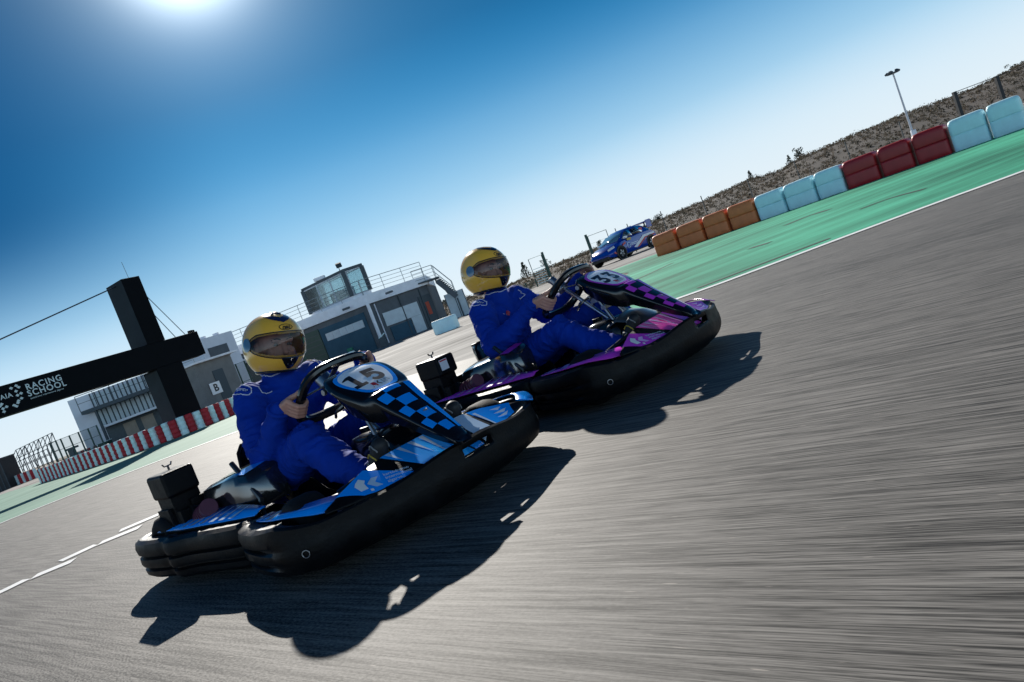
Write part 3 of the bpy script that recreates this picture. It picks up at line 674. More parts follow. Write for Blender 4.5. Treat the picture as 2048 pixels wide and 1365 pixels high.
def capsule(mb, p, q, r1, r2, seg=16):
    p, q = V(p), V(q); ax = q - p; ln = ax.length
    t = ax / ln if ln > 1e-6 else V((0, 0, 1)); a = t.orthogonal().normalized(); b = t.cross(a)
    rings = [[p - t * r1 * .999] * 0]; pr = []
    for i in range(1, 6): w_ = PI / 2 * (1 - i / 6); pr.append((p - t * r1 * math.sin(w_), r1 * math.cos(w_)))
    pr.append((p, r1)); pr.append((q, r2))
    for i in range(1, 6): w_ = PI / 2 * i / 6; pr.append((q + t * r2 * math.sin(w_), r2 * math.cos(w_)))
    rings = [[c + (a * math.cos(2 * PI * k / seg) + b * math.sin(2 * PI * k / seg)) * r for k in range(seg)] for c, r in pr]
    mb.loft(rings)
def ellipsoid(mb, c, rx, ry, rz, rot=None, n=18):
    rings = []
    for i in range(1, n):
        w_ = PI * i / n
        ring = []
        for k in range(24):
            p = V((rx * math.sin(w_) * math.cos(2 * PI * k / 24), ry * math.sin(w_) * math.sin(2 * PI * k / 24), rz * math.cos(w_)))
            ring.append(V(c) + (rot @ p if rot is not None else p))
        rings.append(ring)
    mb.loft(rings)
def fuse(mb, name, voxel, smooth, mats, parent=None):
    me = bpy.data.meshes.new(name); me.from_pydata([tuple(v) for v in mb.v], [], mb.f)
    bm = bmesh.new(); bm.from_mesh(me); bmesh.ops.recalc_face_normals(bm, faces=bm.faces); bm.to_mesh(me); bm.free()
    o = link(name, me, parent)
    md = o.modifiers.new('r', 'REMESH'); md.mode = 'VOXEL'; md.voxel_size = voxel
    if smooth: ms = o.modifiers.new('s', 'SMOOTH'); ms.factor = .5; ms.iterations = smooth
    dg = bpy.context.evaluated_depsgraph_get(); dg.update()
    m2 = bpy.data.meshes.new_from_object(o.evaluated_get(dg)); o.modifiers.clear(); o.data = m2; bpy.data.meshes.remove(me)
    m2.name = name; m2.materials.clear()
    for m in mats: m2.materials.append(m)
    m2.polygons.foreach_set('use_smooth', [True] * len(m2.polygons))
    return o
def bez(P, n=8): return catmull(P, n)

def make_driver(label, loc, yaw, J, number):
    root_name = 'person'
    Hc, HR = V(J['head']), (M.Rotation(R(J['turn']), 3, 'Z') @ M.Rotation(R(J['roll']), 3, 'X') @ M.Rotation(R(J['nod']), 3, 'Y'))
    # steering wheel geometry shared with the kart
    C0 = V((.612, 0, .540)); U = V((.77, 0, .63)).normalized(); S = V((0, 1, 0)); NW = (U.cross(S) * -1).normalized()
    if NW.z < 0: NW = -NW
    def rim(a):
        x, y = math.cos(a), math.sin(a); q = (abs(x) ** 3.2 + abs(y) ** 3.2) ** (-1 / 3.2); return C0 + (S * x * .158 + U * y * .150) * q
    b = MB()
    # trunk, neck, head
    sh = V(J['shoulder'])
    capsule(b, (.08, 0, .24), (sh.x - .01, sh.y, sh.z - .10), .10, .10)
    capsule(b, (sh.x, sh.y, sh.z - .03), V((sh.x, sh.y, sh.z)).lerp(Hc, .55), .058, .054)
    ellipsoid(b, Hc + HR @ V((-.012, 0, .012)), .098, .078, .105, HR)
    ellipsoid(b, Hc + HR @ V((.035, 0, -.045)), .066, .062, .075, HR)
    capsule(b, Hc + HR @ V((.088, 0, .010)), Hc + HR @ V((.112, 0, -.030)), .008, .014)       # nose
    capsule(b, Hc + HR @ V((.082, -.04, .022)), Hc + HR @ V((.082, .04, .022)), .012, .012)   # brow
    capsule(b, Hc + HR @ V((.094, -.018, -.060)), Hc + HR @ V((.094, .018, -.060)), .008, .008)   # lips
    capsule(b, Hc + HR @ V((.080, -.01, -.095)), Hc + HR @ V((.080, .01, -.095)), .018, .018)
    for s_ in (-1, 1):
        capsule(b, Hc + HR @ V((.066, s_ * .045, -.028)), Hc + HR @ V((.06, s_ * .05, -.04)), .02, .02)
        capsule(b, Hc + HR @ V((-.01, s_ * .078, .0)), Hc + HR @ V((-.015, s_ * .08, -.03)), .014, .010)
    arms = []
    for s_, key in ((-1, 'elbow_r'), (1, 'elbow_l')):
        el = V(J[key]); shp = V((sh.x + .015, sh.y + s_ * .168, sh.z - .03))
        ang = R(J['grip_r']) if s_ < 0 else R(J['grip_l'])
        a = (PI - ang) if s_ < 0 else ang
        P = rim(a); T = (rim(a + .05) - rim(a - .05)).normalized()
        if T.z < 0: T = -T
        O = (P - C0); O = (O - T * O.dot(T)).normalized(); NN = O.cross(T).normalized()
        if NN.dot(NW) < 0: NN = -NN
        wr = P + O * .052 + NN * .058 - T * .018
        wr = wr.lerp(el, .10)
        capsule(b, (sh.x, sh.y + s_ * .09, sh.z - .05), shp, .06, .05); capsule(b, shp, el, .045, .040); capsule(b, el, wr, .038, .025)
        rr = .0285
        for i in range(4):
            tt = .035 - i * .0225
            sc_ = (1.0, 1.06, 1.0, .86)[i]
            def fp(phi, rad=rr): return P + T * (tt + .004 * i) + (O * math.cos(R(phi)) + NN * math.sin(R(phi))) * rad
            K = fp(38, .043) + O * .006
            pts = [K, fp(2, .0335), fp(-42), fp(-92), fp(-140 * sc_, .0255), fp(-172 * sc_, .025)]
            rad = [.0118, .0108, .0101, .0095, .0090, .0082]
            for q in range(5): capsule(b, pts[q], pts[q + 1], rad[q], rad[q + 1], 10)
            capsule(b, wr + T * (.012 - i * .008), K, .0165, .0128, 10)
        capsule(b, wr, P + O * .034 + NN * .040, .023, .020, 12)
        th = [wr + T * .018, P + T * .020 + NN * .045 + O * .012, P + T * .046 + NN * .031 - O * .004, P + T * .072 + NN * .022 - O * .014]
        for q in range(3): capsule(b, th[q], th[q + 1], (.0175, .0135, .0118)[q], (.0135, .0118, .0098)[q], 10)
        arms.append((s_, shp, el, wr))
    hip = V((.12, 0, .215)); legs = []
    for s_, kk, aa in ((-1, 'knee_r', 'ankle_r'), (1, 'knee_l', 'ankle_l')):
        kn, an = V(J[kk]), V(J[aa]); hp = hip + V((0, s_ * .10, 0))
        capsule(b, hp, kn, .07, .05); capsule(b, kn, an, .045, .032); legs.append((s_, hp, kn, an))
        capsule(b, (.08, 0, .22), hp, .08, .07); capsule(b, an, an + V((.08, 0, .01)), .028, .022)
    person = fuse(b, root_name, .0033, 2, [SKIN])
    person.location = loc; person.rotation_euler = (0, 0, yaw)
    tag(person, label, 'person', 'kart drivers')
    # eyes
    for s_ in (-1, 1):
        mb = MB(); ellipsoid(mb, Hc + HR @ V((.084, s_ * .031, .002)), .0105, .0115, .0070, HR); ey = mb.build('eye', EYEW, person)
        mb = MB(); ellipsoid(mb, Hc + HR @ V((.0925, s_ * .031, .002)), .004, .0055, .0055, HR); mb.build('iris', EYED, ey)
        mb = MB(); mb.tube(bez([Hc + HR @ V((.096, s_ * .014, .024)), Hc + HR @ V((.095, s_ * .033, .030)), Hc + HR @ V((.083, s_ * .052, .022))], 4), .0028, 6); mb.build('eyebrow', EYED, person)
    # ---- overalls
    c = MB(); fat = J.get('fat', 1.0)
    capsule(c, (.08, -.07, .23), (.08, .07, .23), .13, .13)
    capsule(c, (.07, 0, .26), (sh.x - .005, sh.y, sh.z - .16), .15 * fat, .145 * fat)
    capsule(c, (sh.x, sh.y - .075, sh.z - .11), (sh.x, sh.y + .075, sh.z - .11), .115, .115)
    capsule(c, (sh.x - .02, sh.y - .115, sh.z - .045), (sh.x - .02, sh.y + .115, sh.z - .045), .084, .084)
    capsule(c, (sh.x - .005, sh.y, sh.z - .04), (sh.x + .01, sh.y, sh.z + .035), .088, .074)
    for s_, shp, el, wr in arms:
        capsule(c, shp, shp.lerp(el, .5) + V((0, s_ * .008, -.006)), .078, .073); capsule(c, shp.lerp(el, .5) + V((0, s_ * .008, -.006)), el, .073, .067)
        d = (wr - el).normalized()
        capsule(c, el, el.lerp(wr, .45) + V((0, 0, -.014)), .072, .062); capsule(c, el.lerp(wr, .45) + V((0, 0, -.014)), wr + d * .004, .060, .041)
    for s_, hp, kn, an in legs:
        capsule(c, hp, kn, .106, .074); capsule(c, kn, kn.lerp(an, .5) + V((-.012, 0, -.02)), .074, .071); capsule(c, kn.lerp(an, .5) + V((-.012, 0, -.02)), an, .070, .056)
    suit = fuse(c, 'racing_suit', .0062, 7, [SUIT], person)
    me = suit.data; joints = [a[2] for a in arms] + [l[2] for l in legs] + [V((.16, -.1, .26)), V((.16, .1, .26))]
    axes = [(a[1], a[2]) for a in arms] + [(a[2], a[3]) for a in arms] + [(l[1], l[2]) for l in legs] + [(l[2], l[3]) for l in legs] + [(V((.08, 0, .22)), sh)]
    nrm = [v.normal.copy() for v in me.vertices]; rnd = J['seed']
    for v, n in zip(me.vertices, nrm):
        p = v.co
        best = min(axes, key=lambda ab: ((p - ab[0] - (ab[1] - ab[0]) * min(1, max(0, (p - ab[0]).dot(ab[1] - ab[0]) / (ab[1] - ab[0]).length_squared))).length))
        ax = (best[1] - best[0]).normalized(); al = p.dot(ax); pe = p - ax * al
        warp = NZ.noise(p * 9 + V((rnd, 0, 3))) * .5
        q1 = V((pe.x * 7, pe.y * 7, pe.z * 7)) + ax * (al * 19 + warp * 2)
        f1 = max(0, 1 - abs(NZ.noise(q1 + V((0, rnd, 0)))) * 2.6) ** 1.4
        q2 = p * 14 + V((rnd, 5, 0)); f2 = NZ.noise(q2)
        f3 = max(0, 1 - abs(NZ.noise(V((pe.x * 12, pe.y * 12, pe.z * 12)) + ax * (al * 38 + warp * 3) + V((7, rnd, 1)))) * 2.6) ** 1.4
        jd = min((p - j).length for j in joints); k_ = .45 + 1.0 * math.exp(-(jd / .11) ** 2)
        v.co = p + n * (k_ * (.0135 * (f1 - .45) + .0065 * (f3 - .4)) + .005 * f2)
    bm = bmesh.new(); bm.from_mesh(me); bvh = BVHTree.FromBMesh(bm); bm.free()
    def snap(p, off=.0015):
        co, n, i, d = bvh.find_nearest(V(p)); return co + n * off
    def seam(name, pts, r=.0022, n=8, closed=False, m=PIPE):
        P_ = [snap(p) for p in catmull(pts, n, closed)]; mb = MB(); mb.tube(P_, r, 6, closed); return mb.build(name, m, suit, angle=80)
    nk = V((sh.x + .01, sh.y, sh.z + .03))
    seam('collar_piping', [nk + V((.095 * math.cos(a), .09 * math.sin(a), .028 - .012 * math.cos(a))) for a in [2 * PI * i / 14 for i in range(14)]], .0028, 4, True)
    for s_, shp, el, wr in arms:
        # shoulder epaulette loop and arm seam
        o0 = V((sh.x + .018, sh.y + s_ * .186, sh.z + .02))
        lp = [V((-.045, .0, .03)), V((-.02, .03, .012)), V((.02, .040, -.012)), V((.065, .036, -.018)), V((.088, .012, -.006)), V((.078, -.022, .016)), V((.03, -.03, .035)), V((-.03, -.02, .04))]
        tv, tf = text2d('sparco', .026, .0005, shear=.2)
        bx = V((.86, s_ * -.12, -.22)).normalized() if s_ < 0 else V((-.86, -.12, .22)).normalized()
        by = V((-.1, -s_ * .80, .60)).normalized()
        nn_ = bx.cross(by).normalized(); nn_ = nn_ if nn_.z > 0 else -nn_
        def shot(p):
            h_ = bvh.ray_cast(p + nn_ * .12, -nn_)
            return h_[0] + nn_ * .003 if h_[0] is not None else snap(p, .003)
        ec_ = o0 + V((.022, s_ * .012, .006))
        art([(tv, tf)], lambda u, v: shot(ec_ + bx * u + by * v), 'lettering', PIPE, suit, .01)
        seam('epaulette_piping', [ec_ + bx * u + by * v for u, v in ((-.075, .022), (-.03, .024), (.03, .023), (.052, .016), (.058, 0), (.050, -.018), (.02, -.024), (-.03, -.025), (-.075, -.030))], .0024, 6)
        seam('sleeve_piping', [o0 + V((-.06, -s_ * .05, .05)), o0 + V((-.085, s_ * .02, 0)), shp + V((-.09, s_ * .03, -.05)), shp.lerp(el, .6) + V((-.08, s_ * .05, .0)), el + V((-.08, s_ * .04, .0))], .0022, 6)
        ch = V((sh.x + .12, sh.y + s_ * .085, sh.z - .03))
        if (number == '15') == (s_ < 0): seam('chest_piping', [ch + V((-.05, s_ * .05, .05)), ch + V((-.02, s_ * .05, .03)), ch + V((0, s_ * .042, .015)), ch + V((.0, s_ * .022, .012)), ch + V((-.01, s_ * .01, .025))], .0022, 6)
        d = (wr - el).normalized(); a_ = d.orthogonal().normalized(); b_ = d.cross(a_); cf = wr + d * .008
        mb = MB(); mb.tube([cf + (a_ * math.cos(2 * PI * i / 20) + b_ * math.sin(2 * PI * i / 20)) * .040 for i in range(20)], .009, 8, True); mb.build('cuff', SUIT, suit, angle=80)
    for s_, hp, kn, an in []:
        seam('leg_piping', [hp.lerp(kn, .35) + V((0, -s_ * .085, .07)), kn + V((-.04, -s_ * .075, .06)), kn + V((.03, -s_ * .07, .04)), kn.lerp(an, .5) + V((.03, -s_ * .06, .05)), an + V((.0, -s_ * .04, .04))], .0020, 8)
    if number == '33':
        o0 = V((sh.x + .14, sh.y - .09, sh.z - .085))
        f_ = lambda u, v: snap(o0 + V((.25 * u, .97 * u, 0)) + V((-.25, .1, .96)) * v, .003)
        art([[(-.03, .012), (-.02, .016), (-.008, -.016), (-.016, -.020)]], f_, 'white_badge', WHITEP, suit, .01)
        art([[(-.008, -.016), (.020, .018), (.030, .008), (.006, -.022)], [(-.012, .0), (.004, .018), (.012, .012), (-.004, -.004)]], f_, 'red_badge', REDPR, suit, .01)
    # shoes
    for s_, hp, kn, an in legs:
        c = MB(); dn = V((.25, 0, .97)).normalized(); hl = an + V((.03, 0, -.05)); toe = hl + V((.10, 0, .155))
        capsule(c, an + V((-.01, 0, .005)), hl, .046, .040); capsule(c, hl, hl.lerp(toe, .55), .040, .042); capsule(c, hl.lerp(toe, .55), toe, .042, .032)
        sh_ = fuse(c, 'shoe', .006, 3, [SHOE], person)
        bm = bmesh.new(); bm.from_mesh(sh_.data); bt = BVHTree.FromBMesh(bm); bm.free()
        def sn(p, o_=.002):
            co, n, i, d = bt.find_nearest(V(p)); return co + n * o_
        for i in range(4):
            for sd_ in (-1, 1):
                t = .25 + .2 * i; ctr = hl.lerp(toe, t)
                mb = MB(); mb.tube([sn(ctr + V((-.05 + .10 * u, sd_ * .05, .05 - .05 * u + .02 * math.sin(3 * u)))) for u in [j / 8 for j in range(9)]], .0032, 6)
                mb.build('shoe_stripe', SHOEY if i % 2 == 0 else SHOEG, sh_, angle=80)
    # ---- helmet
    hm = thing('helmet', None, None); hm.parent = person; hm.location = Hc; hm.rotation_euler = HR.to_euler()
    def hs(az, el, off=0.0):
        """surface of the helmet shell for a direction (degrees), x forward"""
        a, e = R(az), R(el); ca = math.cos(a)
        x, y, z = math.cos(e) * ca, math.cos(e) * math.sin(a), math.sin(e)
        fwd = max(0, ca); low = max(0, -math.sin(e))
        rx = .150 + .010 * fwd * math.exp(-((el + 30) / 24) ** 2) + (.004 if ca < 0 else 0) * math.exp(-(el / 30) ** 2)
        ry = .128 - .014 * low * fwd; rz = .140 if z > 0 else .150
        ex = 2.12
        q = (abs(x / rx) ** ex + abs(y / ry) ** ex + abs(z / rz) ** ex) ** (-1 / ex)
        p = V((x, y, z)) * (q + off)
        return p
    NB = -58
    def bottom(az): return -56 + 9 * max(0, math.cos(R(az))) ** 2
    def vis(az):                                                        # visor opening limits
        a = abs(az); t = min(1, a / 78)
        return -17 + 13 * t ** 3, 22 - 4 * t ** 2 - 14 * max(0, t - .75) * 4 * .5
    nu, nv = 144, 84
    mb = MB(); vs = []; fs = []
    for j in range(nv + 1):
        for i in range(nu):
            az = -180 + 360 * i / nu; e0 = bottom(az); el = e0 + (90 - e0) * j / nv
            vs.append(hs(az, el))
    for j in range(nv):
        for i in range(nu):
            az = -180 + 360 * (i + .5) / nu; e0 = bottom(az); el = e0 + (90 - e0) * (j + .5) / nv
            lo, hi = vis(az)
            if abs(az) < 78 and lo + 1.5 < el < hi - 1.5: continue
            k = (i + 1) % nu; fs.append((j * nu + i, j * nu + k, (j + 1) * nu + k, (j + 1) * nu + i))
    mb.add(vs, fs); mb.build('shell', YEL, hm, angle=70, solid=.004)
    mb = MB(); mb.tube([hs(-180 + 360 * i / 72, bottom(-180 + 360 * i / 72) + 1) for i in range(72)], .009, 8, True); mb.build('neck_roll', HBLK, hm)
    mb = MB(); mb.loft([[hs(-180 + 10 * i, bottom(-180 + 10 * i) + e_, -.022 - q_) for i in range(36)] for e_, q_ in ((0, 0), (12, .004), (25, .004))], caps=False); mb.build('lining', PADDING, hm)
    mb = MB()
    azs = [-84 + 168 * i / 64 for i in range(65)]
    g = []
    for az in azs:
        lo, hi = vis(az); t = abs(az) / 84
        lo2, hi2 = lo - 2.5 + 8 * max(0, t - .86) / .14, hi + 2.0 - 9 * max(0, t - .86) / .14
        g.append([hs(az, lo2 + (hi2 - lo2) * j / 12, .0045) for j in range(13)])
    mb.loft(g, closed=False); vz = mb.build('visor', VIS, hm, angle=80)
    mb = MB(); mb.tube([q[0] for q in g] + [q[-1] for q in g[::-1]], .0022, 6, True); mb.build('visor_rim', HBLK, vz)
    for s_ in (-1, 1):
        mb = MB()
        c0 = hs(s_ * 86, 6, .004); n_ = c0.normalized()
        pts = [hs(s_ * (86 + 13 * math.cos(a)), 4 + 13 * math.sin(a), .007) for a in [2 * PI * i / 24 for i in range(24)]]
        mb.add([hs(s_ * 86, 4, .011)] + pts + [p * .96 for p in pts], [(0, 1 + i, 1 + (i + 1) % 24) for i in range(24)] + [(1 + i, 25 + i, 25 + (i + 1) % 24, 1 + (i + 1) % 24) for i in range(24)])
        pv = mb.build('visor_pivot', VISP, hm)
    sf = lambda off: (lambda u, v: hs(u, v, off))
    def onhelm(az0, el0, k=.0072, off=.0034):                            # metric frame on the shell, u to the viewer's right
        return lambda u, v: hs(az0 + math.degrees(u / .145), el0 + math.degrees(v / .145), off)
    # dark chevron on the brow, running back along the crown
    chev = [(-.118, .052), (-.05, .004), (0, -.012), (.05, .004), (.118, .052), (.118, .085), (.05, .040), (.0, .026), (-.05, .040), (-.118, .085)]
    chev = [(0, 42), (22, 49), (55, 62), (84, 74), (84, 82), (50, 73), (22, 63), (0, 56), (-22, 63), (-50, 73), (-84, 82), (-84, 74), (-55, 62), (-22, 49)]
    art([[(R(a_), R(e_)) for a_, e_ in chev]], lambda u, v: hs(math.degrees(u), math.degrees(v), .0034), 'brow_chevron', HNAVY if number == '15' else HBLK, hm, .06)
    if 0: art([chev], lambda u, v: (lambda e_: hs(math.degrees(u / (.145 * max(.30, math.cos(R(e_))))), e_, .0034))(56 + math.degrees(v / .150)), 'brow_chevron', HNAVY if number == '15' else HBLK, hm, .008)
    if number == '15':
        mb = MB()
        for u in (-1, 1): mb.tube([hs(u * 24, 70, .001), hs(u * 20, 78, .003), hs(u * 60, 86, .001)], .007, 8)
        mb.build('crown_vent', HNAVY, hm)
    lg = onhelm(0, 32)
    el_ = [(.036 * math.cos(a), .0155 * math.sin(a)) for a in [2 * PI * i / 40 for i in range(40)]]; ei = [(x * .90, y * .80) for x, y in el_]
    art([(el_ + ei, [(i, (i + 1) % 40, 40 + (i + 1) % 40, 40 + i) for i in range(40)])], lg, 'logo_ring', HBLK, hm, .01)
    tv, tf = text2d('nau', .030, .0009, shear=.35, spacing=.95)
    art([(tv, tf)], lg, 'logo_lettering', HBLK, hm, .01)
    art([[(-.042, .022), (.042, .022), (.030, -.006), (.014, -.030), (0, -.036), (-.014, -.030), (-.030, -.006)]], onhelm(0, -27, off=.0034), 'chin_vent', HBLK, hm, .008)
    mb = MB()
    for u, v in ((-.012, -.010), (.012, -.010), (0, .008)):
        p = onhelm(0, -27, off=.0034)(u, v); mb.cyl(p, p * 1.02, .0035, 8)
    mb.build('vent_stud', ALLOY, hm)
    return person
VISP = mat('pivot_cover', (.10, .19, .27), .1, coat=.6)
d1 = make_driver('driver in blue overalls and yellow helmet with navy chevron, steering the blue number 15 kart', (-1.202, 3.528, 0), R(-44.2),
    dict(head=(.212, .05, .805), turn=-2, roll=-12, nod=12, shoulder=(.145, .042, .637), elbow_r=(.335, -.245, .362), elbow_l=(.29, .32, .40), grip_r=-14, grip_l=20,
         knee_r=(.66, -.215, .385), knee_l=(.66, .215, .385), ankle_r=(.93, -.19, .20), ankle_l=(.93, .19, .20), seed=3.0, fat=1.0), '15')
d2 = make_driver('driver in blue overalls and yellow helmet with black chevron, steering the purple number 33 kart', (-.08, 4.52, 0), R(-41.5),
    dict(head=(.112, -.010, .812), turn=-2, roll=-7, nod=7, shoulder=(.095, .015, .625), elbow_r=(.255, -.305, .40), elbow_l=(.24, .30, .42), grip_r=-12, grip_l=24,
         knee_r=(.62, -.19, .365), knee_l=(.64, .23, .40), ankle_r=(.93, -.17, .20), ankle_l=(.93, .18, .20), seed=11.0, fat=1.0), '33')
# ------------------------------------------------------------------ barriers
WHITEB = mat('barrier_white', (.60, .86, .92), .45, spec=.4, var=.08, vscale=5)
REDB = mat('barrier_red', (.36, .014, .018), .45, var=.2, vscale=5)
ORANGEB = mat('barrier_orange', (.66, .17, .05), .5, var=.2, vscale=5)
WHITET = mat('tyre_white', (.66, .84, .84), .6, var=.18, vscale=9)
REDT = mat('tyre_red', (.42, .012, .022), .6, var=.25, vscale=9)
ORD = ['first', 'second', 'third', 'fourth', 'fifth', 'sixth', 'seventh', 'eighth', 'ninth', 'tenth', 'eleventh', 'twelfth', 'thirteenth', 'fourteenth', 'fifteenth', 'sixteenth', 'seventeenth', 'eighteenth', 'nineteenth', 'twentieth', 'twenty-first', 'twenty-second', 'twenty-third', 'twenty-fourth', 'twenty-fifth', 'twenty-sixth', 'twenty-seventh']
blocks = [('orange', ORANGEB, [(1313, 1358), (1361, 1411), (1414, 1461), (1464, 1517)]), ('white', WHITEB, [(1519, 1574), (1577, 1636), (1639, 1694)]),
          ('red', REDB, [(1696, 1763), (1767, 1832), (1836, 1905)]), ('white', WHITEB, [(1909, 1983), (1987, 2056)])]
gi = 0
for gname, gm_, spans in blocks:
    gi += 1
    for bi, (xa, xb) in enumerate(spans):
        a, b = barpt(xa), barpt(xb); a.z = b.z = 0
        ln = (b - a).length; t = (b - a).normalized(); nb = V((-t.y, t.x, 0))
        if nb.y < 0: nb = -nb
        H = .60 + .11 * (xa - 1313) / 736
        for lev in (0, 1):
            z0, z1 = H / 2 * lev + (.001 if lev else .0), H / 2 * (lev + 1)
            rings = []; hw, hl = .30, ln / 2 - .004
            zz = [(z0, .95), (z0 + .008, .985), (z0 + .03, 1.0), (z1 - .13, 1.0), (z1 - .07, .975), (z1 - .03, .92), (z1 - .008, .84), (z1, .70)] if lev else [(z0, .93), (z0 + .03, .99), (z0 + .1, 1.0), (z1 - .04, 1.0), (z1 - .008, .985), (z1, .955)]
            for z, s_ in zz:
                ring = []
                for q in range(32):
                    w_ = 2 * PI * q / 32; cx, cy = math.cos(w_), math.sin(w_); e_ = .28
                    ring.append(V((math.copysign(abs(cx) ** e_, cx) * hl * (s_ if lev else 1) , math.copysign(abs(cy) ** e_, cy) * hw * s_, z + .004 * math.sin(3 * cx + bi))))
                rings.append(ring)
            mb = MB(); mb.loft(rings); o = mb.build('barrier_block', gm_, None, angle=50)
            o.location = (a + b) / 2 + nb * .30; o.rotation_euler = (random.uniform(-.01, .01), 0, math.atan2(t.y, t.x) + random.uniform(-.012, .012))
            lv = 'upper' if lev else 'lower'
            where = {1: 'near the blue car', 2: 'between orange and red ones', 3: 'below the lamp mast', 4: 'at the far right'}[gi]
            tag(o, '%s %s padded block %s, %s from left of its colour' % (lv, gname, where, ORD[bi]), 'barrier block', 'padded barrier blocks along the green verge')
# red and white tyre wall on the left
def tyre_mesh(r, H, n, m, seg=14):
    mb = MB(); prof = []
    for q in range(n):
        z0 = H * q / n; h = H / n
        prof += [(r * .86, z0 + .001), (r * .97, z0 + h * .15), (r, z0 + h * .5), (r * .97, z0 + h * .85), (r * .86, z0 + h - .001)]
    prof = [(r * .4, .0)] + prof + [(r * .45, H)]
    mb.lathe(prof, seg=seg); o = mb.build('tyre_stack', m, None, angle=60)
    return o
wall = [(0, 28.5), (60, 32.5), (130, 37), (190, 40.5), (250, 43.2), (310, 45), (360, 45.4), (420, 44.4), (480, 42.0), (560, 37)]
path_ = []; x = -14.0
while x < 545: path_.append(grd(x, interp(max(0, x), wall)[0] + (min(0, x) * .02))); x += 1.0
acc = 0; last = path_[-1]; pts_ = [last]
for p in reversed(path_[:-1]):
    if (p - pts_[-1]).length >= .228 and len(pts_) < 66: pts_.append(p)
protoR = protoW = None; nr = nw = 0
for i, p in enumerate(pts_):
    red = i % 2 == 0
    if i in (): red = True
    if red:
        if protoR is None: o = protoR = tyre_mesh(.123, .54, 4, REDT)
        else: o = protoR.copy(); COL.objects.link(o)
        nr += 1; lab = 'red tyre stack in the long striped wall, %s red one from its right end' % (ORD[nr - 1] if nr <= 27 else 'last')
    else:
        if protoW is None: o = protoW = tyre_mesh(.123, .54, 4, WHITET)
        else: o = protoW.copy(); COL.objects.link(o)
        nw += 1; lab = 'white tyre stack in the long striped wall, %s white one from its right end' % (ORD[nw - 1] if nw <= 27 else 'last')
    o.location = (p.x, p.y, 0); o.rotation_euler = (0, 0, i * 1.3); o.scale = (1, 1, .97 + .06 * random.random())
    tag(o, lab, 'tyre stack', 'tyre wall along the faded green verge')
far = [(4 + 6.2 * q, 962 - 1.9 * q) for q in range(12)] + [(156 + 6.3 * q, 907 - 2.55 * q) for q in range(8)]
nr = nw = 0
for i, (px, py) in enumerate(far):
    p = at(px, py + 9, 47 if px < 120 else 44); red = i % 2 == 0
    if red: nr += 1
    else: nw += 1
    o = (protoR if red else protoW).copy(); COL.objects.link(o); o.location = (p.x, p.y, 0); o.scale = (.8, .8, 1.15)
    part_ = 'left group' if px < 120 else 'right group'
    tag(o, '%s %s tyre stack from the left in the farther wall, %s' % (ORD[(nr if red else nw) - 1 - ((6 if px > 120 else 0))], 'red' if red else 'white', part_), 'tyre stack', 'farther tyre wall')

# ------------------------------------------------------------------ start gantry
GAN = mat('gantry_cladding', (.004, .005, .007), .7, spec=.08, var=.2, vscale=2)
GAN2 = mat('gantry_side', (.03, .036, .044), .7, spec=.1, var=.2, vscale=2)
GTXT = mat('gantry_print', (.62, .68, .70), .5)
p0, p1 = at(0, 830, 20.0), at(310, 735, 23.8)
bt = V((p1.x - p0.x, p1.y - p0.y, 0)).normalized(); bn = V((-bt.y, bt.x, 0))
if bn.y < 0: bn = -bn
zb, zt = 2.22, 3.02
g0 = thing('start_gantry', 'black start gantry with a tall pylon and a long beam reading RACING SCHOOL', 'gantry', (p1.x, p1.y, 0))
org = V((p1.x, p1.y, 0))
def W(s_, n_, z): return org + bt * s_ + bn * n_ + V((0, 0, z))
def loc_(p): return p - org
def at_face(px, py):
    d = ray(px, py); n_ = V((bn.x, bn.y, 0)); t = (org - EYE).dot(n_) / d.dot(n_); return EYE + d * t
def sz(px, py): q = at_face(px, py) - org; return q.dot(bt), q.z
s_end = sz(405, 690)[0]
def gbox(name, s0, s1, n0, n1, z0, z1, m, bev=.01):
    c = org * 0 + bt * ((s0 + s1) / 2) + bn * ((n0 + n1) / 2) + V((0, 0, (z0 + z1) / 2))
    mb = MB(); mb.box(c, (s1 - s0, n1 - n0, z1 - z0), M((bt, bn, V((0, 0, 1)))).transposed()); return mb.build(name, m, g0, bevel=bev)
s_p1 = sz(333, 687)[0]; s_p0 = s_p1 - .62
beam_ = gbox('beam', -14, s_end, 0, .55, zb, zt, GAN)
zbt = sz(262, 555)[1]
up_ = gbox('pylon', s_p0, s_p1, -.012, .95, zt + .004, zbt, GAN)
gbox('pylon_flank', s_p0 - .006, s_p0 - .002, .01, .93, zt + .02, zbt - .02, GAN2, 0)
gbox('pylon_leg', s_p0 - .05, s_p1 + .25, -.016, .80, 0, zb - .004, GAN)
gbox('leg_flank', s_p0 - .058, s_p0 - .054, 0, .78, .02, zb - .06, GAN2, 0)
def gcable(a, b, r=.014):
    mb = MB(); mb.tube([loc_(a), loc_(b)], r, 6); mb.build('stay_cable', DSTEEL, g0)
topL, topR = W(s_p0, .4, zbt - .12), W(s_p1, .4, zbt - .15)
gcable(topL, W(-9.6, .3, zt), .02); gcable(topR, W(s_end - .25, .3, zt + .02)); gcable(W(s_p1, .4, zbt - .75), W(s_end - .62, .3, zt + .02))
mb = MB(); mb.tube([loc_(W(s_p1 - .1, .4, zbt)), loc_(W(s_p1 - .12, .4, zbt + .62))], .008, 6); mb.build('antenna', DSTEEL, g0)
mb = MB(); mb.box(loc_(W(s_end - .02, .28, zt + .04)), (.12, .3, .12)); mb.build('anchor_bracket', GAN, g0)
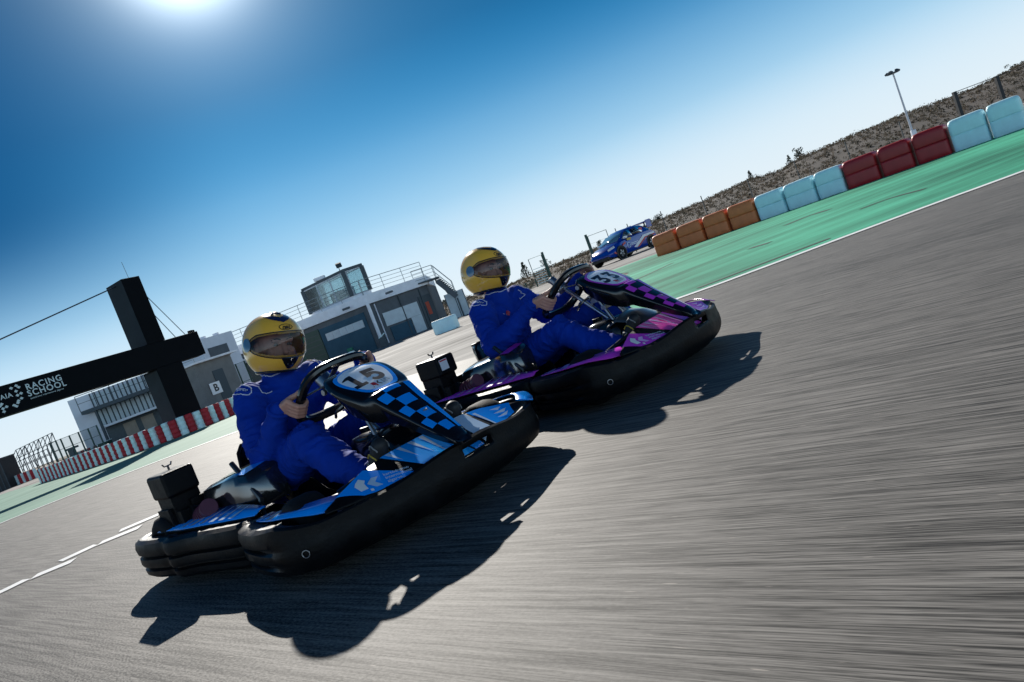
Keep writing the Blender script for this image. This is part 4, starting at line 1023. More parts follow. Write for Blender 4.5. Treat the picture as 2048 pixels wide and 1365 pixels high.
def gtext(body, px, py, size, bold=.0, spacing=1.0, align='LEFT'):
    s0, z0 = sz(px, py); tv, tf = text2d(body, size, bold, spacing=spacing, align=align)
    art([(tv, tf)], lambda u, v: loc_(W(s0 + u, -.006, z0 + v)), 'lettering', GTXT, g0, 0)
gtext('RACING', 51, 776, .235, .004, 1.18); gtext('SCHOOL', 55, 789, .235, .004, 1.18); gtext('autodromo internacional algarve', 61, 797.5, .062, .0005, 1.1)
gtext('AIA', 0, 797, .185, .002, 1.1)
dia = [(22, 777), (32, 772), (37, 775), (32, 783), (42, 787), (35, 791), (43, 797), (37, 802), (28, 811), (36, 806), (33, 813), (0, 813), (6, 818), (8, 824), (3, 809), (13, 814)]
for x, y in dia: art([[(sz(x, y)[0] + a, sz(x, y)[1] + c) for a, c in ((-.052, 0), (0, -.042), (.052, 0), (0, .042))]], lambda u, v: loc_(W(u, -.006, v)), 'checker_emblem', GTXT, g0, 0)

# ------------------------------------------------------------------ buildings
WALLW = mat('white_render', (.72, .74, .80), .8, var=.08, vscale=1.2)
WALLG = mat('grey_cladding', (.12, .135, .15), .8, spec=.1, var=.2, vscale=1.5)
WALLN = mat('navy_cladding', (.045, .10, .145), .75, spec=.1, var=.2, vscale=1.5)
SLAB = mat('roof_slab', (.84, .86, .90), .7, var=.12, vscale=2)
FRAME = mat('window_frame', (.50, .55, .60), .5)
DFRAME = mat('dark_frame', (.035, .055, .07), .5)
BUFF = mat('buff_panel', (.36, .30, .24), .7, var=.15, vscale=3)
RAILM = mat('galvanised_rail', (.30, .34, .35), .45, metal=.3)
GREENP = mat('green_post', (.012, .055, .042), .5)
PANE = glass_mat('window_glass', (.16, .24, .27), (.80, .90, .92), ior=1.3); FROST = mat('frosted_pane', (.46, .55, .60), .35, coat=.2, var=.12, vscale=3)
def xy(px, py, Y): p = at(px, py, Y); return V((p.x, p.y, 0))
def zat(px, py, Y): return at(px, py, Y).z
# control building with a glazed tower room
C = xy(735, 611, 49); A_ = xy(626.4, 652.3, 50.2); A_ = C + (A_ - C) * 2.6; E_ = xy(853, 574, 52.4)
zr0, zr1 = 2.92, 3.55
cbld = thing('control_building', 'grey track control building with a glazed tower room on its white roof slab', 'building', C)
rel = lambda p: V(p) - C
lt = (A_ - C).normalized(); rt = (E_ - C).normalized(); ln_ = V((-lt.y, lt.x, 0)); rn_ = V((-rt.y, rt.x, 0))
if ln_.y > 0: ln_ = -ln_
if rn_.y > 0: rn_ = -rn_
back = V((0, 9, 0))
mb = MB(); mb.prism([rel(A_), V((0, 0, 0)), rel(E_), rel(E_) + back, rel(A_) + back], -.05, zr0); mb.build('wall', WALLG, cbld)
mb = MB(); o_ = .35; mb.prism([rel(A_) + ln_ * o_, (ln_ + rn_) * o_ * .6, rel(E_) + rn_ * o_, rel(E_) + back, rel(A_) + back], zr0 + .003, zr1); mb.build('roof_slab', SLAB, cbld)
def facade(dirv, nv, s0, s1, z0, z1, name, m, parent, off=.02, th=.05):
    a = dirv * s0 + nv * off; b = dirv * s1 + nv * off
    mb = MB(); mb.beam((a + b) / 2 * 0 + a + V((0, 0, (z0 + z1) / 2)), b + V((0, 0, (z0 + z1) / 2)), th, z1 - z0); return mb.build(name, m, parent)
def fs_(px, py, dirv):                                              # distance along a facade for a pixel column
    d = ray(px, py); nn_ = V((-dirv.y, dirv.x, 0)); t = (C - EYE).dot(nn_) / d.dot(nn_); q = EYE + d * t - C; return q.dot(dirv), q.z
def fquad(dirv, nv, p_a, p_b, name, m, parent, off=.04, th=.05):
    (s0, z0), (s1, z1) = fs_(*p_a, dirv), fs_(*p_b, dirv); return facade(dirv, nv, min(s0, s1), max(s0, s1), min(z0, z1), max(z0, z1), name, m, parent, off, th)
s0, s1 = fs_(650, 690, lt)[0], fs_(737, 650, lt)[0]
gd = facade(lt, ln_, s1, s0, 0, 2.55, 'garage_door', WALLN, cbld, .04, .06)
gp = facade(lt, ln_, s1 + .25, s0 - .35, 1.62, 2.12, 'pane_band', FROST, gd, .085, .03)
for q in range(5):
    u = s1 + .25 + (s0 - .35 - s1 - .25) * (q + .5) / 5.5; facade(lt, ln_, u, u + .04, 1.62, 2.12, 'pane_bar', FRAME, gp, .11, .02)
facade(lt, ln_, fs_(600, 700, lt)[0], s0 + .05, 0, 2.6, 'louvred_wall', GREENP, cbld, .05, .06)
for q in range(7): facade(lt, ln_, fs_(600, 700, lt)[0], s0 + .1, .25 + q * .33, .29 + q * .33, 'louvre', DFRAME, cbld, .09, .03)
pl = C + (ln_ + rn_) * .22
mb = MB(); mb.box(rel(pl) + V((0, 0, zr0 / 2)), (.17, .17, zr0 - .006), M((rt, V((-rt.y, rt.x, 0)), V((0, 0, 1)))).transposed()); mb.build('pillar', SLAB, cbld, bevel=.01)
sa, sb = fs_(776, 660, rt)[0], fs_(846, 640, rt)[0]
facade(rt, rn_, sa, sb, 1.15, 2.05, 'wide_window', FROST, cbld, .05, .05); facade(rt, rn_, sb - .9, sb, .02, 1.14, 'side_panel', FROST, cbld, .05, .05)
facade(rt, rn_, sa + .2, sb - 1.0, .02, 1.02, 'lower_panel', WALLN, cbld, .05, .05)
sc_, sd_ = fs_(852, 640, rt)[0], fs_(878, 640, rt)[0]
dr = facade(rt, rn_, sc_, sd_, 0, 2.3, 'doorway', DFRAME, cbld, .03, .04); facade(rt, rn_, sc_ + .4, sc_ + .72, .9, 1.8, 'red_poster', mat('poster_red', (.42, .06, .03), .6), dr, .06, .02)
for q_ in (745, 758, 812, 858):
    sq = fs_(q_, 640, rt)[0]; facade(rt, rn_, sq, sq + .07, .1, zr0 - .1, 'drain_pipe', WALLW if q_ < 760 else DFRAME, cbld, .07, .06)
# tower room
t0, tl, tr = xy(707.5, 599.6, 49), xy(625, 635.7, 51.8), xy(744.6, 586, 49.6)
tz0, tz1 = zr1 + .004, 5.62
tb = tl + (tr - t0) 
corner = [rel(t0), rel(tr), rel(tr) + (tl - t0), rel(tl)]
tower = thing('tower_room', None, None); tower.parent = cbld
mb = MB(); mb.prism(corner, tz0, tz0 + .22); mb.build('sill', SLAB, tower)
cen = sum(corner, V((0, 0, 0))) / 4
mb = MB(); mb.prism([cen + (q - cen) * 1.02 for q in corner], tz1 - .16, tz1); mb.build('roof', DFRAME, tower)
for q in corner:
    mb = MB(); mb.box(V((cen.x + (q.x - cen.x) * .985, cen.y + (q.y - cen.y) * .985, (tz0 + .225 + tz1 - .165) / 2)), (.26, .26, tz1 - tz0 - .39)); mb.build('corner_post', DFRAME, tower)
def glaze(a, b, n, pr):
    d = (b - a).normalized(); ln2 = (b - a).length; nn_ = V((-d.y, d.x, 0))
    mb = MB(); mb.beam(a + d * .15 + V((0, 0, (tz0 + tz1) / 2 + .03)), b - d * .15 + V((0, 0, (tz0 + tz1) / 2 + .03)), .012, tz1 - tz0 - .42); wn = mb.build('window', PANE, tower)
    for q in range(n + 1):
        c = a + d * (.16 + (ln2 - .32) * q / n); mb = MB(); mb.box(c + V((0, 0, (tz0 + tz1) / 2 + .03)), (.07, .07, tz1 - tz0 - .41)); mb.build('frame', FRAME, wn)
    for z in (tz0 + .26, tz1 - .22):
        mb = MB(); mb.beam(a + d * .2 + V((0, 0, z)), b - d * .2 + V((0, 0, z)), .06, .06); mb.build('frame', FRAME, wn)
glaze(corner[0], corner[3], 3, 1); glaze(corner[0], corner[1], 1, 1); glaze(corner[3], corner[2], 3, 1); glaze(corner[1], corner[2], 2, 1)
mb = MB(); mb.prism([cen + (q - cen) * .93 for q in corner], tz0 + .225, tz0 + .25); mb.build('floor', WALLG, tower)
mb = MB(); mb.box(cen + V((.3, .3, tz0 + .62)), (1.6, .6, .74)); mb.build('desk', WALLN, tower)
mb = MB(); q = rel(xy(640, 560, 50.6)); mb.box(V((q.x, q.y, tz1 + .12)), (.75, .4, .22)); mb.build('air_conditioner', SLAB, tower, bevel=.03)
q = rel(xy(679, 540, 49.4)); mb = MB(); mb.cyl((q.x, q.y, tz1), (q.x, q.y, tz1 + .22), .025, 8); mb.box((q.x + .06, q.y - .06, tz1 + .36), (.36, .14, .30), M.Rotation(.5, 3, 'X')); mb.build('floodlight', DFRAME, tower)
# railings round the roof
def railing(name, pts, h, n_bars, parent, step=1.4, r=.018, m=None):
    mb = MB(); m = m or RAILM
    for a, b in zip(pts, pts[1:]):
        for k in range(n_bars): z = V((0, 0, h * (k + 1) / n_bars)); mb.tube([a + z, b + z], r if k == n_bars - 1 else r * .6, 5)
        n = max(1, int((b - a).length / step))
        for k in range(n + 1): c = a.lerp(b, k / n); mb.tube([c, c + V((0, 0, h))], r, 5)
    return mb.build(name, m, parent)
zz = V((0, 0, zr1))
railing('railing', [rel(A_) + ln_ * .2 + zz, ln_ * .2 + rn_ * .1 + zz], 1.0, 4, cbld, r=.022)
railing('railing', [(ln_ + rn_) * .15 + zz, rel(E_) + rn_ * .2 + zz], 1.0, 4, cbld, r=.022)
# outside stair on the right
SX = [xy(831, 566, 52), xy(872, 555, 52.6), xy(912, 588, 52.6)]
zs = [zat(831, 571, 52), zat(872, 557, 52.6), zat(912, 588, 52.6)]
a, b, c = rel(SX[0]), rel(SX[1]), rel(SX[2]); a.z, b.z, c.z = zs
st_ = MB(); st_.beam(a, b, 1.2, .10); landing = st_.build('landing', DFRAME, cbld)
run = b.lerp(c, 1.0)
mb = MB(); nst = 11
for q in range(nst):
    p = b.lerp(run, (q + .5) / nst); mb.box(p + V((0, 0, .02)), (.36, 1.1, .06)); mb.box(p + V((-.14, 0, -.08)), (.03, 1.1, .20))
mb.build('steps', DFRAME, cbld)
for dy in (-.58, .58): mb = MB(); mb.beam(b + V((0, dy, -.22)), run + V((0, dy, -.22)), .06, .34); mb.build('stringer', WALLG, cbld)
railing('stair_railing', [b + V((0, -.55, 0)), run + V((0, -.55, 0))], .95, 2, cbld, 1.0, .022); railing('stair_railing', [b + V((0, .55, 0)), run + V((0, .55, 0))], .95, 2, cbld, 1.0, .022)
railing('landing_railing', [a + V((0, -.55, 0)), b + V((0, -.55, 0))], .95, 4, cbld, .7, .022)
mb = MB(); mb.tube([b + V((.1, 0, -.3)), V((b.x + .9, b.y, .0))], .05, 6); mb.tube([run + V((0, -.5, -.3)), V((run.x, run.y - .5, 0))], .06, 6); mb.tube([V((b.x + .2, b.y, 0)), run + V((-.2, 0, -.3))], .03, 6); mb.build('stair_prop', DFRAME, cbld)
p = rel(xy(920, 620, 53)); mb = MB(); mb.box(V((p.x, p.y, .9)), (1.35, 1.0, 1.8)); cb = mb.build('kiosk', FROST, cbld)
for q in (-.67, 0, .67): mb = MB(); mb.box(V((p.x + q, p.y - .51, .9)), (.05, .03, 1.8)); mb.build('kiosk_frame', DFRAME, cb)
# small lamps under the roof edge
for px, py in ((690, 612), (779, 587)):
    q = rel(xy(px, py, 48.6)); mb = MB(); mb.box(V((q.x, q.y, zr0 + .22)), (.5, .16, .14)); mb.build('eaves_lamp', WALLG, cbld, bevel=.02)

# white block and grey annex right of the gantry
B0, B1 = xy(404, 700, 43), xy(474, 690, 45)
wb = thing('white_block', 'plain white rendered block with a dark recess rising right of the gantry', 'building', B0)
ztop = zat(430, 671, 44); d = (B1 - B0).normalized(); nn_ = V((-d.y, d.x, 0))
mb = MB(); L_ = (B1 - B0).length; mb.prism([V((0, 0, 0)), d * L_, d * L_ + nn_ * 4, nn_ * 4], -.05, ztop); mb.build('wall', WALLW, wb)
z0, z1 = zat(430, 720, 44), zat(430, 694, 44)
mb = MB(); mb.beam(d * .35 - nn_ * .02 + V((0, 0, (z0 + z1) / 2)), d * (L_ * .72) - nn_ * .02 + V((0, 0, (z0 + z1) / 2)), .03, z1 - z0); mb.build('dark_recess', WALLG, wb)
for u in (.5, 1.15): mb = MB(); mb.box(d * (L_ * u * .6) + nn_ * .5 + V((0, 0, ztop + .08)), (.3, .2, .16)); mb.build('roof_box', WALLW, wb)
Q0, Q1 = xy(398, 760, 36), xy(470, 735, 38)
an = thing('marshal_hut', 'low grey hut with flat canopy and a white panel marked B', 'hut', Q0)
d = (Q1 - Q0).normalized(); nn_ = V((-d.y, d.x, 0)); L_ = (Q1 - Q0).length; zc = zat(430, 717, 37)
mb = MB(); mb.prism([d * .0 , d * L_, d * L_ + nn_ * 2, nn_ * 2], 0, zc); mb.build('wall', mat('hut_wall', (.17, .175, .175), .8, var=.2, vscale=2), an)
mb = MB(); mb.prism([-nn_ * .4 - d * .2, d * (L_ + .2) - nn_ * .4, d * (L_ + .2) + nn_ * 2, nn_ * 2 - d * .2], zc + .003, zc + .09); mb.build('canopy', SLAB, an)
mb = MB(); mb.beam(d * (L_ * .38) - nn_ * .02 + V((0, 0, 1.0)), d * (L_ * .66) - nn_ * .02 + V((0, 0, 1.0)), .03, 2.0); mb.build('doorway', DFRAME, an)
bw = .62; bc = d * (L_ * .30) - nn_ * .06; zb_ = zat(430, 777, 36.5)
mb = MB(); mb.box(bc + V((0, 0, zb_)), (bw, .03, .58), M((d, nn_, V((0, 0, 1)))).transposed()); sg = mb.build('sign_panel', WHITEP, an)
tv, tf = text2d('B', .50, .018); art([(tv, tf)], lambda u, v: bc - nn_ * .02 + d * u + V((0, 0, zb_ + v)), 'lettering', BLACKPR, sg, 0)
# row of low garages seen between the hut and the first driver
G0, G1 = xy(455, 745, 50), xy(600, 700, 58)
ga = thing('garage_row', 'low grey garage row with pale window bands behind the first driver', 'building', G0)
d = (G1 - G0).normalized(); nn_ = V((-d.y, d.x, 0)); L_ = (G1 - G0).length; zg = zat(475, 722, 50.5)
mb = MB(); mb.prism([V((0, 0, 0)), d * L_, d * L_ + nn_ * 4, nn_ * 4], 0, zg - .3); mb.build('wall', WALLN, ga)
mb = MB(); mb.prism([-nn_ * .3, d * L_ - nn_ * .3, d * L_ + nn_ * 4, nn_ * 4], zg - .297, zg); mb.build('roof_slab', SLAB, ga)
for q in range(3):
    mb = MB(); mb.beam(d * (.8 + q * 2.0) - nn_ * .02 + V((0, 0, 1.25)), d * (2.1 + q * 2.0) - nn_ * .02 + V((0, 0, 1.25)), .03, .55); mb.build('window', FROST, ga)

# paddock building behind the beam
K0, K1 = xy(135, 805, 44), xy(340, 735, 46)
pb = thing('paddock_building', 'white paddock building with a glazed front and a raised deck under the gantry beam', 'building', K0)
d = (K1 - K0).normalized(); nn_ = V((-d.y, d.x, 0)); L_ = (K1 - K0).length; zp = zat(135, 803, 44)
hz = lambda px, py: zat(px, py, 44.5)
mb = MB(); mb.prism([V((0, 0, 0)), d * L_, d * L_ + nn_ * 7, nn_ * 7], -.05, zp); mb.build('wall', WALLW, pb)
u0 = (xy(183, 800, 44.4) - K0).dot(d)
zd = zat(190, 818, 43); zg0 = zat(200, 855, 43.5)
mb = MB(); mb.beam(d * u0 - nn_ * .03 + V((0, 0, (zg0 + zp) / 2 - .05)), d * (L_ + 1.2) - nn_ * .03 + V((0, 0, (zg0 + zp) / 2 - .05)), .04, zp - zg0 - .2); gl = mb.build('glazed_front', FROST, pb)
for q in range(22):
    c = d * (u0 + (L_ + 1.0 - u0) * q / 21) - nn_ * .08; mb = MB(); mb.box(c + V((0, 0, (zg0 + zp) / 2)), (.05, .05, zp - zg0)); mb.build('mullion', DFRAME, gl)
mb = MB(); mb.beam(d * (u0 - .5) - nn_ * .9 + V((0, 0, zd)), d * (L_ + 1.3) - nn_ * .9 + V((0, 0, zd)), 1.6, .20); mb.build('deck', DFRAME, pb)
railing('deck_railing', [d * (u0 - .5) - nn_ * 1.65 + V((0, 0, zd + .1)), d * (L_ + 1.3) - nn_ * 1.65 + V((0, 0, zd + .1))], .9, 2, pb, .9, .022, DFRAME)
for u in (u0 + .2, L_ * .95): mb = MB(); mb.box(d * u - nn_ * 1.5 + V((0, 0, zd / 2)), (.12, .12, zd)); mb.build('deck_post', DFRAME, pb)
mb = MB(); mb.beam(d * u0 - nn_ * .6 + V((0, 0, zg0 - .05)), d * (L_ + .6) - nn_ * .6 + V((0, 0, zg0 - .05)), 1.1, .12); mb.build('canopy', SLAB, pb)
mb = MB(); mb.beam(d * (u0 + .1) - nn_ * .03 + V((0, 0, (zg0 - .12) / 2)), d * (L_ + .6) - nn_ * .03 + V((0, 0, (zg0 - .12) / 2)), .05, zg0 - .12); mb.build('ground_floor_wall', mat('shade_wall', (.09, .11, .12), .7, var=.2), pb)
for u in (.30, .52, .80): mb = MB(); mb.beam(d * (u0 + (L_ - u0) * u - .35) - nn_ * .07 + V((0, 0, .62)), d * (u0 + (L_ - u0) * u + .35) - nn_ * .07 + V((0, 0, .62)), .04, 1.2); mb.build('buff_door', BUFF, pb)
# raised walkway with a railing right of the pylon
w0, w1 = xy(352, 760, 40), xy(402, 740, 40.5); zw = zat(360, 758, 40)
wk = thing('walkway', 'raised steel walkway with a railing between the pylon and the hut', 'walkway', w0)
e_ = w1 - w0
mb = MB(); mb.beam(V((-.6, 0, zw)), e_ + V((0, 0, zw)), .9, .2); mb.build('deck', DFRAME, wk)
railing('railing', [V((-.6, -.42, zw + .1)), e_ + V((0, -.42, zw + .1))], .9, 3, wk, .55, .02)
for t in (.35, .95): mb = MB(); mb.box(V((e_.x * t, e_.y * t, zw / 2)), (.14, .14, zw - .2)); mb.build('post', DFRAME, wk)

# ------------------------------------------------------------------ fences
MESH = bpy.data.materials.new('wire_mesh'); MESH.use_nodes = True
_n, _l = MESH.node_tree.nodes, MESH.node_tree.links
_t = _n.new('ShaderNodeBsdfTransparent'); _m = _n.new('ShaderNodeMixShader'); _m.inputs[0].default_value = .16
_n['Principled BSDF'].inputs['Base Color'].default_value = (.03, .07, .06, 1); _l.new(_t.outputs[0], _m.inputs[1]); _l.new(_n['Principled BSDF'].outputs[0], _m.inputs[2]); _l.new(_m.outputs[0], _n['Material Output'].inputs[0])
def fence(name, label, pts, h, m, group, rails=2, mesh=True, wr=.03):
    base = pts[0]; f = thing(name, label, 'fence', base, group=group)
    for p in pts:
        mb = MB(); mb.box(V(p) - base + V((0, 0, h / 2)), (wr * 2, wr * 2, h)); mb.build('post', m, f)
    for a, b in zip(pts, pts[1:]):
        if mesh: mb = MB(); mb.beam(V(a) - base + V((0, 0, h / 2)), V(b) - base + V((0, 0, h / 2)), .004, h * .96); mb.build('mesh_panel', MESH, f)
        for k in range(rails):
            z = V((0, 0, h * (k + 1) / rails - .02)); mb = MB(); mb.tube([V(a) - base + z, V(b) - base + z], .012, 5); mb.build('wire', m, f)
    return f
fence('mesh_fence', 'green mesh fence of tall posts between scaffold and white paddock building', [xy(x, y, 41) for x, y in ((113, 920), (125, 915), (135, 912), (152, 905), (170, 898), (189, 890), (206, 884))], zat(152, 866, 41), GREENP, None, 3)
fence('mesh_fence', 'green mesh fence beside the dark hut doorway behind the first driver', [xy(x, y, 40) for x, y in ((452, 780), (468, 774), (486, 767), (503, 760), (600, 724), (612, 719))], zat(475, 727, 40), GREENP, None, 2)
# gate leaf with a white slatted sign, and an open gate frame by the car
def gate(label, post_a, post_b, Y, top_l, top_r, slats, sid):
    base = xy(*post_a, Y); g_ = thing('gate', label, 'gate', base)
    zt_ = zat(*post_b, Y)
    mb = MB(); mb.box(V((0, 0, zt_ / 2)), (.16, .16, zt_)); mb.build('gate_post', GREENP, g_)
    L2 = sid * 1.05; zf = zt_ * .93
    if slats:
        mb = MB(); mb.tube([V((L2, .1, .1)), V((L2, .1, zf)), V((sid * .1, .1, zf)), V((sid * .1, .1, .1))], .028, 6, True); mb.build('gate_frame', GREENP, g_)
        for q in range(7):
            mb = MB(); mb.beam(V((L2 * .93, .1, .22 + q * zf * .085)), V((sid * .14, .1, .22 + q * zf * .085)), .02, .035); mb.build('slat', WHITET, g_)
    else:
        mb = MB(); mb.tube([V((L2 * 1.35, .1, .1)), V((L2 * 1.35, .1, zf)), V((sid * .12, .1, zf)), V((sid * .12, .1, .1))], .028, 6, True); mb.build('gate_frame', GREENP, g_)
        for q in range(5): mb = MB(); mb.beam(V((L2 * 1.33, .1, .2 + q * zf * .16)), V((sid * .14, .1, .2 + q * zf * .16)), .008, .008); mb.build('wire', GREENP, g_)
    return g_
gate('open green gate with white slats at the foot of the hill', (1102, 555), (1083, 505), 52, None, None, True, -1)
gate('green gate frame of thin wires left of the parked blue car', (1188, 518), (1171, 470), 50, None, None, False, 1)
lowf = [xy(x, y, 55) for x, y in ((1035, 588), (1055, 580), (1075, 572), (1096, 563))]
fence('low_fence', 'low dark green fence along the apron behind the second driver', lowf, .62, GREENP, None, 3, True, .04)
fence('hill_fence', 'wire fence of slim dark posts along the foot of the scrubby hill', [xy(x, y, 44) for x, y in ((1238, 480), (1262, 472), (1330, 450), (1411, 420), (1503, 385), (1597, 350), (1698, 310), (1806, 270))], 1.75, mat('fence_post', (.05, .06, .06), .6), None, 0, False, .022)
fence('slope_fence', 'heavy dark fence with a top rail at the upper right above white barrier blocks', [xy(x, y, 27) for x, y in ((1926, 240), (2010, 208), (2110, 170))], zat(1914, 182, 27), mat('fence_dark', (.01, .012, .014), .6), None, 1, False, .06)

# ------------------------------------------------------------------ small things on the apron
def soft_block(label, px0, py0, px1, py1, Y, h, m, dep=.5):
    a, b = xy(px0, py0, Y), xy(px1, py1, Y - .3 if px1 > px0 else Y); t = (b - a).normalized(); l_ = (b - a).length
    rings = []
    for z, s_ in ((0, .95), (.03, 1), (h - .08, 1), (h - .02, .97), (h, .9)):
        rings.append([V((math.copysign(abs(math.cos(w_)) ** .25, math.cos(w_)) * l_ / 2 * s_, math.copysign(abs(math.sin(w_)) ** .25, math.sin(w_)) * dep / 2 * s_, z)) for w_ in [2 * PI * q / 28 for q in range(28)]])
    mb = MB(); mb.loft(rings); o = mb.build('barrier_block', m, None, angle=50); o.location = (a + b) / 2 + V((0, dep / 2, 0)); o.rotation_euler = (0, 0, math.atan2(t.y, t.x)); return tag(o, label, 'barrier block', 'loose blocks on the apron')
soft_block('single white barrier block standing alone on the apron before the stair', 874, 672, 917, 656, 27.2, .50, WHITEB)
soft_block('white barrier block on the apron right behind the first driver\'s helmet', 618, 738, 661, 722, 30, .42, WHITEB)
p = gr(708, 716); 
mk = thing('stacked_crates', 'green crate on top of two pale crates before the navy garage door', 'crates', (p.x, p.y, 0))
for z, m, dx in ((.0, WHITET, 0), (.24, WHITET, -.01), (.48, mat('crate_green', (.01, .16, .10), .6), -.03)):
    mb = MB(); mb.box((dx, 0, z + .115), (.36, .32, .22)); mb.build('crate', m, mk, bevel=.02)
p = xy(769, 690, 47); o = thing('litter_bin', 'dark litter bin with a tilted pale lid beside the white pillar', 'bin', p)
mb = MB(); mb.prism([(-.22, -.2), (.22, -.2), (.2, .2), (-.2, .2)], 0, .62); mb.build('bin_body', DFRAME, o, bevel=.02); mb = MB(); mb.box((.05, 0, .70), (.5, .4, .05), M.Rotation(-.45, 3, 'Y')); mb.build('lid', WHITET, o)
def crate(name, label, px, py, Y, d, m, cat):
    p = xy(px, py, Y); o = thing(name, label, cat, p); mb = MB(); mb.box((0, 0, d[2] / 2), d); mb.build('body', m, o, bevel=.03); mb = MB(); mb.box((0, 0, d[2] + .02), (d[0] * 1.05, d[1] * 1.05, .04)); mb.build('rim', WHITET, o, bevel=.01); return o
cg = mat('bin_green', (.008, .05, .035), .6)
crate('waste_container', 'dark green waste container behind the tyre wall below the paddock building', 212, 892, 43, (.62, .5, .62), cg, 'container')
crate('waste_container', 'small green container with a pale edge at the left end of the far tyre wall', 151, 914, 43.5, (.4, .4, .46), cg, 'container')
p = xy(147, 905, 43.8); o = thing('spectator_shelter', 'small dark flat-topped stand above the far tyre wall', 'stand', p)
mb = MB(); mb.box((0, 0, .95), (.55, .5, .12)); mb.build('top', DFRAME, o); mb = MB(); mb.box((-.05, 0, .45), (.3, .3, .88)); mb.build('leg', DFRAME, o)
p = xy(-6, 930, 47); o = thing('timber_hut', 'dark brown slatted hut at the left edge beyond the tyre walls', 'hut', p); zt_ = zat(6, 917, 47)
hm_ = mat('dark_timber', (.035, .035, .036), .8, var=.3, vscale=4)
mb = MB(); mb.box((0, 0, zt_ / 2), (1.5, 1.4, zt_)); mb.build('wall', hm_, o)
for q in range(6): mb = MB(); mb.box((-.7 + q * .28, -.715, zt_ / 2), (.05, .03, zt_ * .98)); mb.build('slat', DFRAME, o)
mb = MB(); mb.box((0, 0, zt_ + .03), (1.6, 1.5, .06)); mb.build('roof', DFRAME, o)
# scaffold
p = xy(30, 958, 50); sf_ = thing('scaffold', 'open tube scaffold grandstand frame rising behind the tyre walls', 'scaffold', p)
e0 = xy(105, 925, 50) - p; up1 = zat(103, 865, 50); up0 = zat(38, 897, 50)
bays = 8
for q in range(bays + 1):
    c = e0 * (q / bays); hgt = up0 + (up1 - up0) * q / bays
    for dy, hf in ((0, .62), (1.2, 1.0)):
        mb = MB(); mb.tube([c + V((0, dy, 0)), c + V((0, dy, hgt * hf))], .03, 5); mb.build('standard', DFRAME, sf_)
    mb = MB(); mb.tube([c + V((0, 0, hgt * .62)), c + V((0, 1.2, hgt))], .022, 5); mb.build('transom', DFRAME, sf_)
for hf, dy in ((.25, 0), (.45, 0), (.62, 0), (.5, 1.2), (.75, 1.2), (1.0, 1.2)):
    mb = MB(); mb.tube([V((0, dy, up0 * hf)), e0 + V((0, dy, up1 * hf))], .022, 5); mb.build('ledger', DFRAME, sf_)
for a, b in ((0, .25), (.4, .62), (.75, 1.0), (.5, .25)):
    mb = MB(); mb.tube([e0 * a + V((0, .6, .1)), e0 * b + V((0, 1.2, up0 + (up1 - up0) * b))], .022, 5); mb.build('brace', DFRAME, sf_)
p = xy(-2, 945, 50); mb = MB(); mb.tube([xy(20, 950, 50) - p + V((0, 0, .9)), e0 * 0 + xy(38, 930, 50) - p + V((0, 1.2, up0))], .02, 5); o = mb.build('stair_rail', DFRAME, sf_); o.location = p - xy(30, 958, 50)
# lamp mast
p = xy(1824, 262, 48); lm = thing('lamp_mast', 'tall slim white lamp mast with a ring of floodlights above the red barrier blocks', 'lamp mast', p); zt_ = zat(1785, 147, 48)
mb = MB(); mb.tube([(0, 0, -.3), (0, 0, zt_)], [.075, .05], 10); mb.build('mast', mat('mast_white', (.55, .57, .6), .5), lm)
mb = MB(); mb.cyl((0, 0, zt_ - .04), (0, 0, zt_ + .04), .36, 20); mb.build('crown_plate', DFRAME, lm)
for q in range(5):
    a_ = 2 * PI * q / 5; mb = MB(); mb.box((.36 * math.cos(a_), .36 * math.sin(a_), zt_ + .07), (.22, .2, .12), M.Rotation(a_, 3, 'Z') @ M.Rotation(.5, 3, 'Y')); mb.build('floodlight', DFRAME, lm, bevel=.02)
mb = MB(); mb.box((.0, -.1, .75), (.3, .2, .5)); mb.build('control_box', WALLW, lm, bevel=.02)

# ------------------------------------------------------------------ hill with scrub
crest = [(830, 622), (880, 612), (960, 590), (1010, 576), (1110, 532), (1190, 500), (1260, 468), (1330, 438), (1430, 394), (1500, 362), (1560, 345), (1600, 318), (1690, 280), (1800, 234), (1880, 205), (1950, 180), (2048, 128), (2150, 85), (2400, -10)]
cr_pts = []
for x_, y_ in crest: q = at(x_, y_, 92); cr_pts.append((q.x, max(.3, q.z)))
def crest_z(x): return interp(x, cr_pts)[0] if x > cr_pts[0][0] else max(0, cr_pts[0][1] + (x - cr_pts[0][0]) * .05)
HY0, HY1 = 58.0, 92.0
def hill_z(x, y):
    cz = crest_z(x * 92 / max(y, 60)) ; t = (y - HY0) / (HY1 - HY0)
    if t < 0: return -.05
    s_ = (t * t * (3 - 2 * t)) ** .8 if t < 1 else max(0, 1 - (t - 1) * .8)
    return cz * s_ + .16 * NZ.noise(V((x * .25, y * .25, 0))) * min(1, t * 4) * (1 if t < .9 else .5)
mb = MB(); nx, ny = 150, 44; vs = []
for j in range(ny + 1):
    for i in range(nx + 1):
        x_ = -16 + 110 * i / nx; y_ = HY0 - .5 + (HY1 - HY0 + 26) * j / ny; vs.append((x_, y_, hill_z(x_, y_)))
mb.add(vs, [(j * (nx + 1) + i, j * (nx + 1) + i + 1, (j + 1) * (nx + 1) + i + 1, (j + 1) * (nx + 1) + i) for j in range(ny) for i in range(nx)])
tag(mb.build('hill', mat('hill_soil', (.062, .051, .041), .95, var=.5, vscale=.5, bump=.5, bscale=4), None, angle=180), kind='structure')
